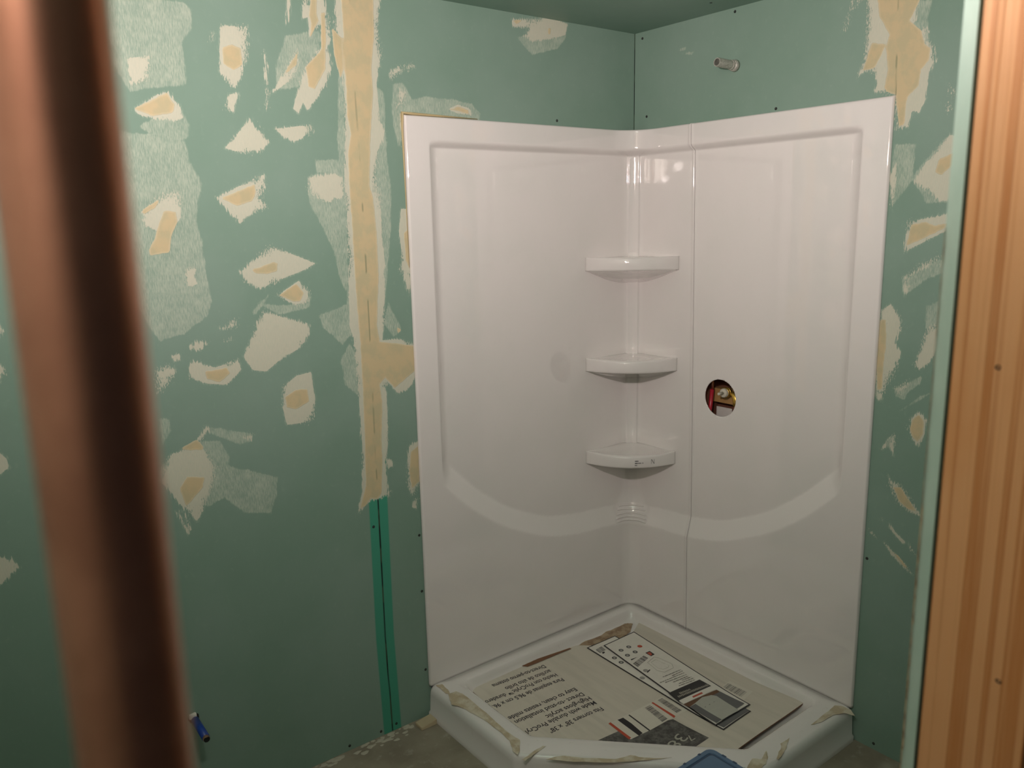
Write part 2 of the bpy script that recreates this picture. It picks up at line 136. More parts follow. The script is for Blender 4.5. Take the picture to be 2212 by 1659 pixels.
# wall marks and printed shapes, millimetres
D={'LF':[[(-1697,2169),(-1660,2163),(-1561,2163),(-1542,2150),(-1548,2102),(-1570,2073),(-1570,1988),(-1574,1971),(-1650,1960),(-1703,1947),(-1736,2014),(-1730,2145)],[(-1738,1860),(-1587,1840),(-1579,1790),(-1556,1740),(-1567,1701),(-1578,1644),(-1570,1597),(-1567,1515),(-1559,1443),(-1571,1408),(-1634,1366),(-1697,1353),(-1755,1470)],[(-1658,1891),(-1595,1927),(-1572,1879),(-1581,1846),(-1621,1833),(-1691,1868)],[(-1308,2115),(-1209,2142),(-1198,2114),(-1279,2084),(-1316,2072)],[(-1336,2053),(-1314,2095),(-1212,2109),(-1196,2043),(-1286,1988),(-1342,1982)],[(-1271,1762),(-1195,1776),(-1153,1764),(-1173,1427),(-1194,1482),(-1210,1560),(-1246,1638),(-1272,1688)],[(-1245,1805),(-1157,1808),(-1153,1764),(-1195,1769),(-1244,1772)],[(-1210,1243),(-1178,1293),(-1155,1250),(-1157,1132),(-1201,1173)],[(-990,2024),(-959,2029),(-930,1984),(-890,1996),(-784,1994),(-715,1986),(-685,1960),(-689,1937),(-820,1929),(-949,1922),(-982,1845),(-996,1909),(-1001,1966)],[(-1456,1405),(-1403,1454),(-1413,1435),(-1450,1398)],[(-1723,1040),(-1627,1078),(-1573,1071),(-1552,1025),(-1566,943),(-1575,912),(-1620,897),(-1653,924),(-1739,994)],[(-1605,1117),(-1481,1073),(-1486,1055),(-1519,1051),(-1601,1098)],[(-1563,1001),(-1423,938),(-1430,885),(-1452,838),(-1523,856),(-1581,920)],[(-1268,1380),(-1170,1407),(-1168,1319),(-1200,1289),(-1254,1344)],[(-1044,1404),(-1013,1339),(-1002,1310),(-1032,1294),(-1061,1336)],[(-1053,2019),(-1021,1997),(-1024,1831),(-1014,1740),(-1020,1634),(-1043,1473),(-1067,1337),(-1092,1284)],[(-1156,2224),(-1129,2228),(-1153,1864),(-1166,1533),(-1163,1292),(-1178,1347),(-1176,1533),(-1178,1713),(-1177,1863),(-1159,2047)],[(-537,2200),(-319,2261),(-324,2224),(-363,2184),(-472,2154),(-500,2169)],[(-1435,1428),(-1358,1415),(-1286,1436),(-1291,1404),(-1386,1392)],[(-1717,1155),(-1695,1152),(-1692,1121),(-1719,1083)]],'LW':[[(-1475,2122),(-1405,2127),(-1413,2057),(-1426,2022),(-1434,1999),(-1454,1975),(-1473,1990),(-1487,2011),(-1484,2050)],[(-1471,1957),(-1443,1965),(-1460,1915),(-1480,1922)],[(-1498,2104),(-1490,2103),(-1497,2081),(-1500,2078)],[(-1700,1908),(-1641,1945),(-1617,1953),(-1595,1927),(-1584,1892),(-1604,1886),(-1658,1890),(-1688,1897)],[(-1491,1827),(-1419,1901),(-1397,1877),(-1372,1845),(-1401,1821),(-1445,1815)],[(-1356,1882),(-1251,1896),(-1244,1884),(-1267,1869),(-1304,1850),(-1335,1862)],[(-1524,1706),(-1394,1763),(-1391,1736),(-1409,1706),(-1392,1679),(-1427,1668),(-1469,1638),(-1491,1665),(-1512,1691)],[(-1271,1759),(-1195,1769),(-1165,1761),(-1169,1700),(-1197,1703),(-1208,1688),(-1242,1700),(-1265,1713)],[(-1368,2073),(-1363,2071),(-1364,1971),(-1372,1929)],[(-1294,2210),(-1284,2212),(-1293,2151),(-1301,2148)],[(-1253,2216),(-1236,2219),(-1236,2170),(-1256,2164)],[(-1361,1965),(-1275,2085),(-1275,2048),(-1284,2018),(-1338,1979)],[(-1300,1935),(-1256,2049),(-1191,2114),(-1181,2045),(-1203,2001),(-1221,1976),(-1258,1931),(-1270,1952),(-1285,1923)],[(-1232,2225),(-1189,2231),(-1184,2197),(-1179,2151),(-1176,2116),(-1200,2090),(-1209,2147),(-1222,2144),(-1240,2118),(-1240,2167)],[(-1157,2235),(-1018,2255),(-1032,2169),(-1027,2096),(-1044,2020),(-1041,1920),(-1025,1889),(-1032,1869),(-1054,1830),(-1063,1752),(-1050,1713),(-1052,1608),(-1049,1527),(-1053,1419),(-1061,1336),(-1070,1289),(-1016,1287),(-952,1262),(-953,1182),(-972,1141),(-996,1126),(-1026,1119),(-1053,1152),(-1066,1148),(-1066,1027),(-1070,963),(-1079,916),(-1080,849),(-1076,806),(-1096,800),(-1140,803),(-1187,767),(-1166,839),(-1157,982),(-1159,1125),(-1161,1209),(-1163,1285),(-1174,1347),(-1166,1533),(-1161,1688),(-1166,1738),(-1152,1864),(-1147,2024),(-1159,2047),(-1165,2153)],[(-1076,923),(-1054,906),(-1058,895),(-1074,890)],[(-1089,814),(-1065,819),(-1080,795)],[(-985,1674),(-952,1671),(-966,1412),(-987,1470),(-998,1498),(-989,1538),(-995,1607)],[(-994,948),(-958,957),(-962,815),(-994,781),(-1009,818),(-1005,893)],[(-990,771),(-973,767),(-980,734),(-996,746)],[(-1003,2051),(-975,2076),(-964,2069),(-925,2083),(-913,2074),(-957,2062),(-997,2034)],[(-968,2013),(-948,2002),(-962,1969),(-986,1955)],[(-976,1943),(-940,1947),(-952,1820),(-971,1872)],[(-555,2250),(-470,2263),(-402,2277),(-319,2265),(-328,2231),(-383,2210),(-471,2196),(-509,2206),(-480,2231),(-550,2229)],[(-805,1965),(-767,1981),(-725,1973),(-713,1952),(-768,1954)],[(-1478,1516),(-1390,1579),(-1379,1573),(-1265,1526),(-1286,1513),(-1352,1493),(-1386,1478),(-1429,1465),(-1467,1488)],[(-1384,1445),(-1319,1481),(-1290,1449),(-1298,1417),(-1331,1413)],[(-1424,1406),(-1297,1356),(-1299,1330),(-1327,1296),(-1397,1263),(-1431,1240),(-1467,1249),(-1489,1289),(-1462,1337),(-1446,1373)],[(-1545,1370),(-1501,1390),(-1500,1371),(-1527,1366)],[(-1631,1330),(-1607,1342),(-1578,1337),(-1604,1319)],[(-1673,1311),(-1652,1317),(-1651,1303),(-1668,1299)],[(-1535,1336),(-1517,1341),(-1518,1333)],[(-1637,1277),(-1617,1295),(-1567,1269),(-1504,1284),(-1498,1253),(-1541,1218),(-1600,1232),(-1630,1252)],[(-1715,1281),(-1686,1291),(-1666,1272),(-1689,1239),(-1716,1224)],[(-1389,1193),(-1347,1217),(-1302,1223),(-1296,1146),(-1301,1092),(-1323,1079),(-1385,1082),(-1394,1134)],[(-1708,1056),(-1627,1074),(-1601,1028),(-1590,1000),(-1595,969),(-1615,925),(-1632,893),(-1653,862),(-1668,892),(-1694,927),(-1728,992)],[(-1620,1530),(-1589,1530),(-1597,1508),(-1590,1487),(-1616,1483)],[(-1709,1670),(-1655,1712),(-1612,1721),(-1610,1701),(-1616,1656),(-1640,1622),(-1675,1623),(-1703,1635)],[(-1703,904),(-1696,901),(-1674,836),(-1679,833)],[(-1687,903),(-1678,891),(-1665,839),(-1671,844)],[(-2071,1139),(-2055,1119),(-2053,1097),(-2078,1080)],[(-2102,889),(-2072,874),(-2066,855),(-2085,838),(-2111,822)],[(-2045,1345),(-2032,1322),(-2051,1293)],[(-2034,1428),(-2025,1411),(-2038,1397)],[(-1700,2023),(-1648,2033),(-1659,1975),(-1702,1961)],[(-1513,1069),(-1481,1073),(-1486,1055)],[(-1601,1120),(-1592,1109),(-1627,1078),(-1632,1085)]],'LT':[[(-1475,2070),(-1451,2079),(-1428,2073),(-1427,2033),(-1450,2018),(-1476,2031)],[(-1697,1910),(-1620,1951),(-1603,1926),(-1609,1906),(-1657,1895)],[(-1653,1673),(-1626,1669),(-1625,1644),(-1643,1611),(-1651,1571),(-1697,1565),(-1699,1579),(-1682,1606),(-1665,1651)],[(-1706,1673),(-1661,1701),(-1672,1681),(-1702,1664)],[(-1511,1703),(-1421,1738),(-1419,1718),(-1431,1695),(-1472,1683)],[(-1354,1972),(-1275,2080),(-1280,2047),(-1320,2017)],[(-1256,2044),(-1213,2086),(-1194,2114),(-1199,2043),(-1234,1990),(-1251,1995)],[(-1227,2226),(-1211,2228),(-1214,2181),(-1210,2165),(-1222,2144),(-1237,2121),(-1232,2156),(-1236,2173)],[(-1202,2185),(-1190,2187),(-1192,2114),(-1203,2045),(-1207,2101)],[(-1140,2238),(-1041,2252),(-1045,2143),(-1059,2056),(-1057,1994),(-1074,1867),(-1085,1739),(-1075,1700),(-1070,1608),(-1071,1474),(-1085,1339),(-1079,1285),(-1017,1273),(-956,1258),(-960,1183),(-1004,1157),(-1037,1138),(-1067,1175),(-1087,1157),(-1081,1099),(-1091,985),(-1092,911),(-1101,815),(-1117,801),(-1140,809),(-1160,787),(-1176,785),(-1153,851),(-1147,995),(-1144,1137),(-1143,1290),(-1147,1412),(-1148,1532),(-1147,1636),(-1149,1739),(-1146,1827),(-1135,1877),(-1142,1926),(-1140,2024),(-1146,2107),(-1139,2132)],[(-1173,2152),(-1142,2126),(-1145,2048),(-1156,2023),(-1170,2081)],[(-979,1603),(-950,1619),(-953,1468),(-977,1521)],[(-991,928),(-959,942),(-965,824),(-993,807),(-1000,862)],[(-798,1965),(-767,1975),(-730,1967),(-730,1955),(-768,1962)],[(-973,1945),(-932,1948),(-933,1936),(-949,1935),(-953,1846),(-970,1891)],[(-940,1946),(-819,1943),(-820,1935),(-941,1936)],[(-551,2249),(-508,2254),(-536,2237)],[(-404,2243),(-392,2242),(-396,2224),(-404,2223)],[(-1450,1519),(-1427,1522),(-1387,1536),(-1375,1530),(-1379,1511),(-1409,1504),(-1438,1508)],[(-1379,1445),(-1327,1474),(-1307,1447),(-1317,1425),(-1336,1424)],[(-1595,1263),(-1567,1262),(-1537,1265),(-1529,1249),(-1558,1228),(-1590,1242)],[(-1384,1162),(-1350,1178),(-1317,1176),(-1314,1138),(-1354,1122),(-1381,1132)],[(-1681,1067),(-1632,1086),(-1616,1062),(-1622,1055)],[(-1687,964),(-1665,991),(-1622,980),(-1629,953),(-1666,919),(-1676,911)],[(-1019,1324),(-1002,1314),(-1015,1301)]],'RF':[[(-970,1812),(-1028,1809),(-1031,1773),(-1020,1702),(-991,1666),(-974,1642),(-963,1729)],[(-1115,1827),(-1171,1808),(-1173,1654),(-1067,1652),(-1046,1688),(-1026,1714),(-1047,1754)],[(-875,2198),(-1043,2162),(-1037,2119),(-1041,2062),(-1027,2008),(-939,2021),(-884,2066)],[(-1020,1140),(-1092,1183),(-1087,1163),(-1057,1132),(-1052,1111),(-1025,1120)],[(-1020,1453),(-1113,1506),(-1152,1489),(-1124,1470),(-1083,1450),(-1054,1427),(-1026,1402)],[(-992,956),(-1014,996),(-1030,1006),(-1031,944),(-1009,974),(-1001,955)],[(-1089,1381),(-1124,1396),(-1126,1334),(-1094,1318)],[(-1096,1131),(-1120,1142),(-1060,1093),(-1035,1075)],[(-203,2183),(-234,2188),(-231,2181),(-207,2180)],[(-227,2167),(-270,2168),(-259,2159)]],'RW':[[(-867,2211),(-870,2116),(-867,2045),(-848,2001),(-874,2015),(-899,2009),(-910,1972),(-902,1961),(-918,1953),(-960,1941),(-975,1853),(-1005,1853),(-1012,1894),(-1031,1887),(-1046,1919),(-1048,1982),(-1060,2012),(-1055,2049),(-1038,2065),(-1036,2097),(-1002,2103),(-1008,2181)],[(-964,1741),(-981,1765),(-983,1666),(-974,1642)],[(-1115,1825),(-1159,1809),(-1172,1666),(-1103,1656),(-1065,1688),(-1032,1711),(-1059,1760)],[(-1025,1604),(-1082,1615),(-1117,1626),(-1168,1578),(-1129,1582),(-1073,1552),(-1022,1526),(-1020,1566)],[(-1020,1453),(-1062,1486),(-1112,1514),(-1109,1498),(-1057,1467),(-1033,1446)],[(-1024,1438),(-1041,1431),(-1030,1403)],[(-964,1357),(-993,1381),(-1022,1338),(-1025,1306),(-1010,1271),(-1029,1247),(-1025,1207),(-1002,1157),(-980,1093),(-969,1102),(-961,1212)],[(-1099,1325),(-1164,1349),(-1144,1298),(-1113,1231),(-1084,1202),(-1070,1215),(-1085,1266)],[(-1020,1140),(-1061,1170),(-1058,1152),(-1044,1133),(-1026,1127)],[(-1093,1085),(-1114,1065),(-1115,1023),(-1097,988),(-1080,1009),(-1068,1029),(-1073,1061)],[(-992,956),(-1012,991),(-1008,967),(-997,953)],[(-1017,996),(-1030,1006),(-1031,944),(-1019,969)],[(-1020,883),(-1035,866),(-1057,867),(-1087,829),(-1123,788),(-1090,789),(-1055,808),(-1034,840)],[(-1023,677),(-1035,669),(-1074,642),(-1116,604),(-1090,615),(-1046,648)],[(-1035,741),(-1055,718),(-1086,697),(-1078,690),(-1056,707),(-1034,726)],[(-1094,699),(-1116,672),(-1099,678)],[(-980,702),(-999,684),(-987,688)],[(-1010,750),(-1017,744),(-1010,741)],[(-827,2214),(-831,2213),(-808,2137),(-803,2138)],[(-834,2213),(-848,2210),(-838,2188),(-833,2189)],[(-1103,1942),(-1115,1933),(-1123,1922),(-1111,1921)],[(-1104,1897),(-1112,1891),(-1102,1880)],[(-1126,884),(-1134,866),(-1132,838)],[(-1130,1614),(-1152,1602),(-1138,1588)]],'RT':[[(-894,2206),(-1016,2179),(-988,2123),(-1020,2094),(-1033,2058),(-1048,2044),(-1046,2016),(-1028,1996),(-1025,1956),(-996,1931),(-994,1860),(-979,1859),(-964,1941),(-938,1953),(-931,1963),(-938,2010),(-928,2070),(-936,2098),(-904,2151)],[(-887,2087),(-928,2075),(-910,2038),(-898,2018),(-866,2018)],[(-1092,1763),(-1139,1783),(-1130,1749),(-1103,1724),(-1085,1732)],[(-1032,1597),(-1071,1604),(-1096,1593),(-1143,1604),(-1126,1590),(-1074,1563),(-1032,1544),(-1024,1541)],[(-965,1333),(-981,1334),(-987,1269),(-983,1202),(-984,1134),(-970,1129),(-961,1226)],[(-1093,1078),(-1109,1061),(-1110,1024),(-1096,999),(-1081,1012),(-1072,1030),(-1077,1062)],[(-1038,852),(-1058,857),(-1083,828),(-1109,798),(-1085,798),(-1057,815)],[(-1050,657),(-1067,651),(-1103,617),(-1083,624)]],'LS':[(-1115,2230),(-1110,1576),(-1112,1203),(-1114,797),(-1117,340),(-1108,1)],'RS':[(-953,2182),(-964,1941)],'LSC':[(-370,1956),(-1135,715),(-967,645),(-970,451),(-962,170),(-1094,21),(-1151,17),(-1263,16)],'RSC':[(-37,2249),(-429,2268),(-61,1984),(-592,1949),(-975,611),(-1037,20)],'CSC':[(-111,-423)],'PB':[(-357.5,-124.4),(-215,-128),(-231.4,-751.8),(-378.6,-759.1)],'PA':[(-302.0,-155.6),(-140.9,-156.4),(-203.3,-729.7),(-380.4,-730.7)],'K':[('C','dark','p',[(-745.6,-537.4),(-623.1,-546.7),(-444.2,-614.9),(-439.5,-752.2),(-535.2,-753.2),(-635.9,-656.9)]),('L','paper','p',[(-616.5,-500.4),(-379.3,-511.7),(-375.0,-613.2),(-426.8,-609.3),(-536.8,-606.1),(-620.1,-599.7)]),('L','red','p',[(-432.2,-511.9),(-425.3,-512.2),(-426.8,-609.3),(-437.5,-613.3)]),('L','red','p',[(-616.5,-500.4),(-606.7,-499.4),(-613.0,-595.1),(-624.5,-597.0)]),('L','black','p',[(-580.8,-504.6),(-558.6,-507.7),(-559.8,-544.9),(-568.9,-601.5),(-587.3,-603.1)]),('L','black','p',[(-536.6,-509.4),(-531.5,-509.5),(-540.0,-605.9),(-545.5,-606.3)]),('L','bar','bars',[(-406.8,-516.7),(-385.8,-517.5),(-388.6,-602.9),(-411.8,-601.0)]),('L','bar','bars',[(-468.2,-517.1),(-444.4,-518.1),(-456.6,-602.6),(-481.1,-602.6)]),('S','paper','p',[(-192.4,-602.0),(-130.1,-592.3),(-125.5,-682.5),(-192.8,-695.2)]),('S','bar','bars',[(-178.6,-602.7),(-145.2,-598.1),(-141.8,-672.4),(-181.3,-677.6)]),('B','ring','ring',(-330.0,-240.3)),('B','ring','ring',(-333.0,-277.3)),('B','grey','disc',(-350.1,-395.1)),('B','tile','p',[(-369.3,-751.9),(-237.0,-747.2),(-212.5,-698.9),(-371.7,-695.2)]),('B','bar','bars',[(-342.9,-156.1),(-310.3,-152.1),(-315.1,-180.8),(-346.7,-183.8)]),('B','black','p',[(-335.3,-124.0),(-321.2,-125.3),(-320.9,-129.1),(-338.0,-130.9)]),('B','black','p',[(-337.8,-184.5),(-327.8,-186.0),(-331.3,-193.4),(-343.0,-193.8)]),('A','ring','ring',(-238.5,-223.0)),('A','ring','ring',(-277.2,-221.7)),('A','ring','ring',(-246.7,-263.0)),('A','ring','ring',(-284.9,-261.4)),('A','red','disc',(-204.6,-246.5)),('A','bar','bars',[(-311.0,-313.3),(-242.7,-300.1),(-241.3,-322.6),(-314.6,-340.4)]),('A','black','p',[(-223.8,-291.7),(-201.5,-292.1),(-204.7,-319.9),(-224.6,-320.7)]),('A','red','p',[(-219.6,-295.2),(-205.9,-297.3),(-211.4,-314.3),(-223.0,-316.6)]),('A','black','p',[(-296.4,-288.3),(-299.5,-294.9),(-266.8,-293.3)]),('A','grey','disc',(-310.5,-374.0)),('A','black','p',[(-314.5,-383.1),(-295.1,-377.5),(-295.2,-381.8),(-316.1,-388.0)]),('A','lgrey','outline',[(-266.7,-340.6),(-220.2,-330.4),(-211.6,-344.2),(-207.0,-403.6),(-221.9,-424.2),(-269.4,-423.9),(-280.4,-399.2)]),('A','lgrey','outline',[(-256.5,-349.2),(-229.3,-345.9),(-222.6,-403.4),(-233.9,-409.8),(-258.9,-407.8),(-265.8,-389.5)]),('A','tgrey','tline',[(-296.7,-439.7),(-211.8,-447.2)]),('A','tgrey','tline',[(-265.6,-454.7),(-212.3,-456.1)]),('A','tgrey','tline',[(-330.2,-457.8),(-217.5,-467.3)]),('A','tgrey','tline',[(-315.5,-468.3),(-220.7,-480.0)]),('A','tgrey','tline',[(-292.6,-483.3),(-223.1,-490.3)]),('A','tgrey','tline',[(-261.3,-494.5),(-219.5,-500.5)]),('A','tgrey','tline',[(-284.9,-501.5),(-221.1,-510.0)]),('A','tgrey','tline',[(-295.3,-510.4),(-223.5,-520.1)]),('A','black','p',[(-355.9,-517.2),(-211.0,-529.3),(-211.4,-579.2),(-362.0,-567.6),(-370.6,-587.6)]),('A','tline','wline',[(-347.6,-552.1),(-215.5,-568.2)]),('A','tline','wline',[(-328.9,-542.5),(-283.5,-549.0)]),('A','white','p',[(-362.0,-567.6),(-212.7,-579.2),(-214.9,-602.2),(-365.0,-590.6)]),('A','red','p',[(-310.9,-579.8),(-266.5,-583.2),(-269.2,-591.1),(-313.7,-587.5)]),('A','brown','p',[(-365.9,-591.5),(-216.4,-605.0),(-216.4,-620.4),(-364.7,-613.8)]),('A','tile','p',[(-363.1,-612.5),(-215.7,-619.9),(-214.5,-714.7),(-369.5,-725.2)]),('A','tub','p',[(-362.2,-613.2),(-333.1,-610.7),(-288.8,-603.8),(-255.9,-614.5),(-246.1,-628.3),(-261.1,-728.8),(-313.4,-726.5),(-343.6,-726.7),(-335.4,-614.1)])],'CARD':[(-842.1,-63.7),(-862.7,-378.9),(-824.2,-454.4),(-444.7,-843.4),(-52.5,-832.1),(-69.5,-114.1),(-128.4,-145.5),(-243.9,-197.0),(-372.9,-84.2),(-601.2,-52.0),(-788.9,-57.1)],'FILM':[[(-946,-89),(-916,-90),(-906,-123),(-909,-226),(-916,-345),(-915,-405),(-910,-426),(-941,-461),(-960,-478),(-959,-452),(-938,-408),(-934,-368),(-935,-287),(-949,-193),(-969,-144)],[(-949,-21),(-929,-27),(-931,-67),(-941,-93),(-949,-77),(-947,-40)],[(-961,-499),(-919,-493),(-877,-490),(-873,-498),(-926,-506),(-957,-510)],[(-908,-543),(-861,-560),(-823,-607),(-754,-669),(-710,-685),(-680,-726),(-627,-766),(-686,-731),(-766,-681),(-854,-602)],[(-498,-930),(-455,-917),(-434,-933),(-393,-920),(-411,-940),(-442,-953),(-479,-958),(-508,-944)],[(-398,-958),(-341,-935),(-334,-927),(-289,-928),(-332,-948),(-371,-959),(-401,-966)],[(-185,-933),(-94,-929),(-39,-924),(-22,-944),(-23,-969),(-41,-992),(-56,-964),(-89,-949),(-148,-946)]],'SAND':[(-404,-59),(-340,-74),(-237,-79),(-106,-61),(-35,-36),(-74,-88),(-135,-132),(-171,-143),(-227,-168),(-299,-143),(-343,-115)],'TORN':[(-620,-65),(-601,-52),(-549,-67),(-408,-85),(-405,-92),(-479,-89),(-555,-87),(-606,-84)]}
# ================================================================= MATERIALS
def greenboard(name, ax, patches):
    t = NT(name); sx = (1, 0, 1) if ax == 'x' else (0, 1, 1)
    # horizontal frequency high, vertical low: trowel streaks run up and down
    st = t.noise((230, 230, 38), 1.0, 4, 0.6); st2 = t.noise((420, 420, 60), 1.0, 3, 0.6)
    md = t.noise((26, 26, 20), 1.0, 4, 0.6); big = t.noise((7, 7, 7), 1.0, 2); tone = t.noise((2.2, 2.2, 2.2), 1.0, 4)
    g1 = t.mix(t.step(tone, 0.35, 0.68), (0.198, 0.305, 0.245), (0.232, 0.334, 0.280))
    g1 = t.mix(t.step(t.noise((60, 60, 45), 1, 5), 0.55, 0.85, 0, 0.12), g1, (0.42, 0.52, 0.45))
    h = t.math('MULTIPLY', t.noise((300, 300, 300), 1, 3), 0.10)
    rough = 0.55
    if patches:
        sc = lambda v, k: t.math('MULTIPLY', t.math('SUBTRACT', v, 0.5), k)
        F, W, T, G, K = (t.attr(a) for a in ('sdF', 'sdW', 'sdT', 'sdG', 'sdK'))
        g1 = t.mix(t.math('MULTIPLY', t.step(G, -0.003, 0.003), 0.85), g1, (0.035, 0.30, 0.20))
        g1 = t.mix(t.step(K, -0.0006, 0.0012), g1, (0.012, 0.02, 0.018))
        rag = t.step(big, 0.38, 0.62, 0.15, 1.0)
        fine = t.noise((360, 360, 110), 1.0, 3, 0.65)
        dry = t.step(t.noise((11, 11, 9), 1.0, 2), 0.46, 0.64)
        nz = t.math('ADD', sc(st, 0.040), sc(md, 0.016))
        wv = t.math('ADD', W, t.math('MULTIPLY', nz, rag))
        wv = t.math('ADD', wv, t.math('MULTIPLY', t.math('SUBTRACT', fine, 0.56), t.math('MULTIPLY', dry, 0.10)))
        wm = t.step(wv, -0.0007, 0.0009)
        fv = t.math('ADD', F, t.math('ADD', sc(md, 0.014), sc(st, 0.012)))
        fm = t.math('MULTIPLY', t.step(fv, -0.002, 0.003), t.step(t.math('ADD', t.math('MULTIPLY', st2, 0.7), t.math('MULTIPLY', md, 0.3)), 0.36, 0.66, 0.12, 0.58))
        halo = t.math('MULTIPLY', t.step(wv, -0.006, 0.0), t.step(st2, 0.42, 0.66, 0.0, 0.40))
        tv = t.math('ADD', T, sc(t.noise((70, 70, 50), 1, 3), 0.006)); tm = t.step(tv, -0.0008, 0.0008)
        # a thick coat dries paler along its rim
        rimm = t.step(tv, 0.0, 0.006, 0.35, 0.0)
        c = t.mix(t.math('MAXIMUM', fm, halo), g1, (0.60, 0.64, 0.53))
        wc = t.mix(t.step(st2, 0.35, 0.7, 0, 0.35), (0.60, 0.585, 0.48), (0.42, 0.48, 0.395))
        c = t.mix(t.math('MULTIPLY', wm, 0.92), c, wc)
        tc = t.mix(t.step(md, 0.4, 0.62, 0, 0.7), (0.57, 0.465, 0.285), (0.47, 0.43, 0.275))
        tc = t.mix(rimm, tc, (0.68, 0.62, 0.47))
        c = t.mix(tm, c, tc)
        hair = t.math('MULTIPLY', t.step(K, -0.0004, 0.0012), t.step(t.noise((9, 9, 7), 1, 2), 0.5, 0.55, 0, 0.5))
        c = t.mix(hair, c, (0.10, 0.16, 0.10))
        hh = t.math('ADD', t.math('MULTIPLY', tm, 1.0), t.math('MULTIPLY', wm, 0.45))
        hh = t.math('ADD', hh, t.math('MULTIPLY', fm, 0.2)); h = t.math('ADD', h, hh)
    else: c = g1
    t.bump(h, 0.0009, 0.55)
    return t.set(Base_Color=c, Roughness=rough, Specular_IOR_Level=0.25)
M = {}
M['gl'] = greenboard('greenboard_left', 'x', True)
M['gr'] = greenboard('greenboard_right', 'y', True)
M['gc'] = greenboard('greenboard_plain', 'x', False)
t = NT('board_edge_paper'); n = t.noise((40, 40, 9), 1, 4)
c = t.mix(t.step(n, 0.35, 0.7), (0.46, 0.62, 0.55), (0.54, 0.68, 0.61))
t.bump(n, 0.0006); M['mint'] = t.set(Base_Color=c, Roughness=0.5)
t = NT('crumbled_gypsum'); n = t.noise((500, 500, 120), 1, 4)
t.bump(n, 0.003); M['gyp'] = t.set(Base_Color=t.mix(t.step(n, 0.42, 0.6), (0.60, 0.47, 0.30), (0.24, 0.14, 0.07)), Roughness=0.9)
def acrylic(name, smudge=0.10):
    t = NT(name); a = t.noise((5, 5, 5), 1, 4); b = t.noise((55, 55, 22), 1, 5, 0.65)
    c = t.mix(t.step(a, 0.35, 0.7), (0.80, 0.755, 0.745), (0.775, 0.742, 0.725))
    c = t.mix(t.step(b, 0.60, 0.86, 0, smudge), c, (0.52, 0.47, 0.40))
    t.bump(t.math('ADD', t.noise((3.2, 3.2, 2.2), 1, 2), t.math('MULTIPLY', t.noise((17, 17, 6), 1, 2), 0.10)), 0.0045, 0.35)
    bd = t.attr('pale_band'); c = t.mix(t.math('MULTIPLY', bd, 0.40), c, (0.86, 0.83, 0.81))  # sloped ledge band mixed paler and rougher than the rest
    rg = t.math('MAXIMUM', t.step(b, 0.45, 0.85, 0.014, 0.09), t.math('MULTIPLY', bd, 0.22))
    cw = t.math('SUBTRACT', 0.9, t.math('MULTIPLY', bd, 0.8))
    return t.set(Base_Color=c, Roughness=rg, Specular_IOR_Level=0.4, Coat_Weight=cw, Coat_Roughness=0.006, Coat_IOR=1.6)
M['acr'] = acrylic('white_acrylic')
M['tray'] = acrylic('shower_tray_acrylic', 0.45)
t = NT('stud_pine'); M['pine'] = None
# growth rings run up the face: irregular bands across the depth (y)
g1 = t.noise((0, 105, 0.62), 1, 2, 0.5, 0.12); g2 = t.noise((0, 290, 0.8), 1, 2)
late = t.math('MULTIPLY', t.step(t.math('ADD', g1, t.math('MULTIPLY', t.math('SUBTRACT', g2, 0.5), 0.5)), 0.47, 0.60), 0.9)
fib = t.noise((900, 900, 12), 1, 3)
c = t.mix(late, (0.80, 0.40, 0.185), (0.56, 0.21, 0.062))
c = t.mix(t.step(fib, 0.4, 0.7, 0, 0.3), c, (0.80, 0.45, 0.24))
c = t.mix(t.step(t.noise((0, 14, 4), 1, 3), 0.45, 0.75, 0, 0.5), c, (0.66, 0.27, 0.09))
t.bump(t.math('ADD', fib, late), 0.0004); M['pine'] = t.set(Base_Color=c, Roughness=0.5)
t = NT('copper'); n = t.noise((90, 90, 4), 1, 4); n2 = t.noise((25, 25, 25), 1, 4)
c = t.mix(t.step(n2, 0.35, 0.7), (0.80, 0.42, 0.30), (0.62, 0.31, 0.22))
t.bump(n, 0.0003); M['copper'] = t.set(Base_Color=c, Metallic=1.0, Roughness=t.step(n, 0.3, 0.7, 0.26, 0.42))
t = NT('concrete_floor'); a = t.noise((6, 6, 6), 1, 5); b = t.noise((28, 28, 28), 1, 5, 0.65)
c = t.mix(t.step(a, 0.35, 0.65), (0.30, 0.26, 0.20), (0.22, 0.185, 0.14))
c = t.mix(t.step(b, 0.55, 0.75, 0, 0.6), c, (0.43, 0.39, 0.32))
c = t.mix(t.step(t.noise((3, 3, 3), 1, 3), 0.58, 0.68, 0, 0.55), c, (0.50, 0.45, 0.37))
t.bump(b, 0.001); M['floor'] = t.set(Base_Color=c, Roughness=0.75)
t = NT('galvanised'); n = t.noise((120, 500, 500), 1, 4)
t.bump(n, 0.0006); M['galv'] = t.set(Base_Color=t.mix(t.step(n, 0.35, 0.68), (0.55, 0.53, 0.48), (0.34, 0.33, 0.29)), Metallic=0.35, Roughness=0.5)
t = NT('brown_sand'); a = t.noise((160, 160, 160), 1, 4); b = t.noise((30, 30, 30), 1, 4)
t.bump(a, 0.002); M['sand'] = t.set(Base_Color=t.mix(t.step(b, 0.4, 0.62), (0.45, 0.34, 0.23), (0.30, 0.20, 0.13)), Roughness=0.95)
t = NT('card_print'); a = t.noise((40, 5, 5), 1, 4)
c = t.mix(t.step(a, 0.35, 0.7), (0.66, 0.60, 0.52), (0.60, 0.55, 0.475)); M['card'] = t.set(Base_Color=c, Roughness=0.5)
M['cardedge'] = flat('torn_brown_card', (0.20, 0.095, 0.05), 0.9)
t = NT('slate_print'); a = t.noise((45, 45, 45), 1, 6, 0.7)
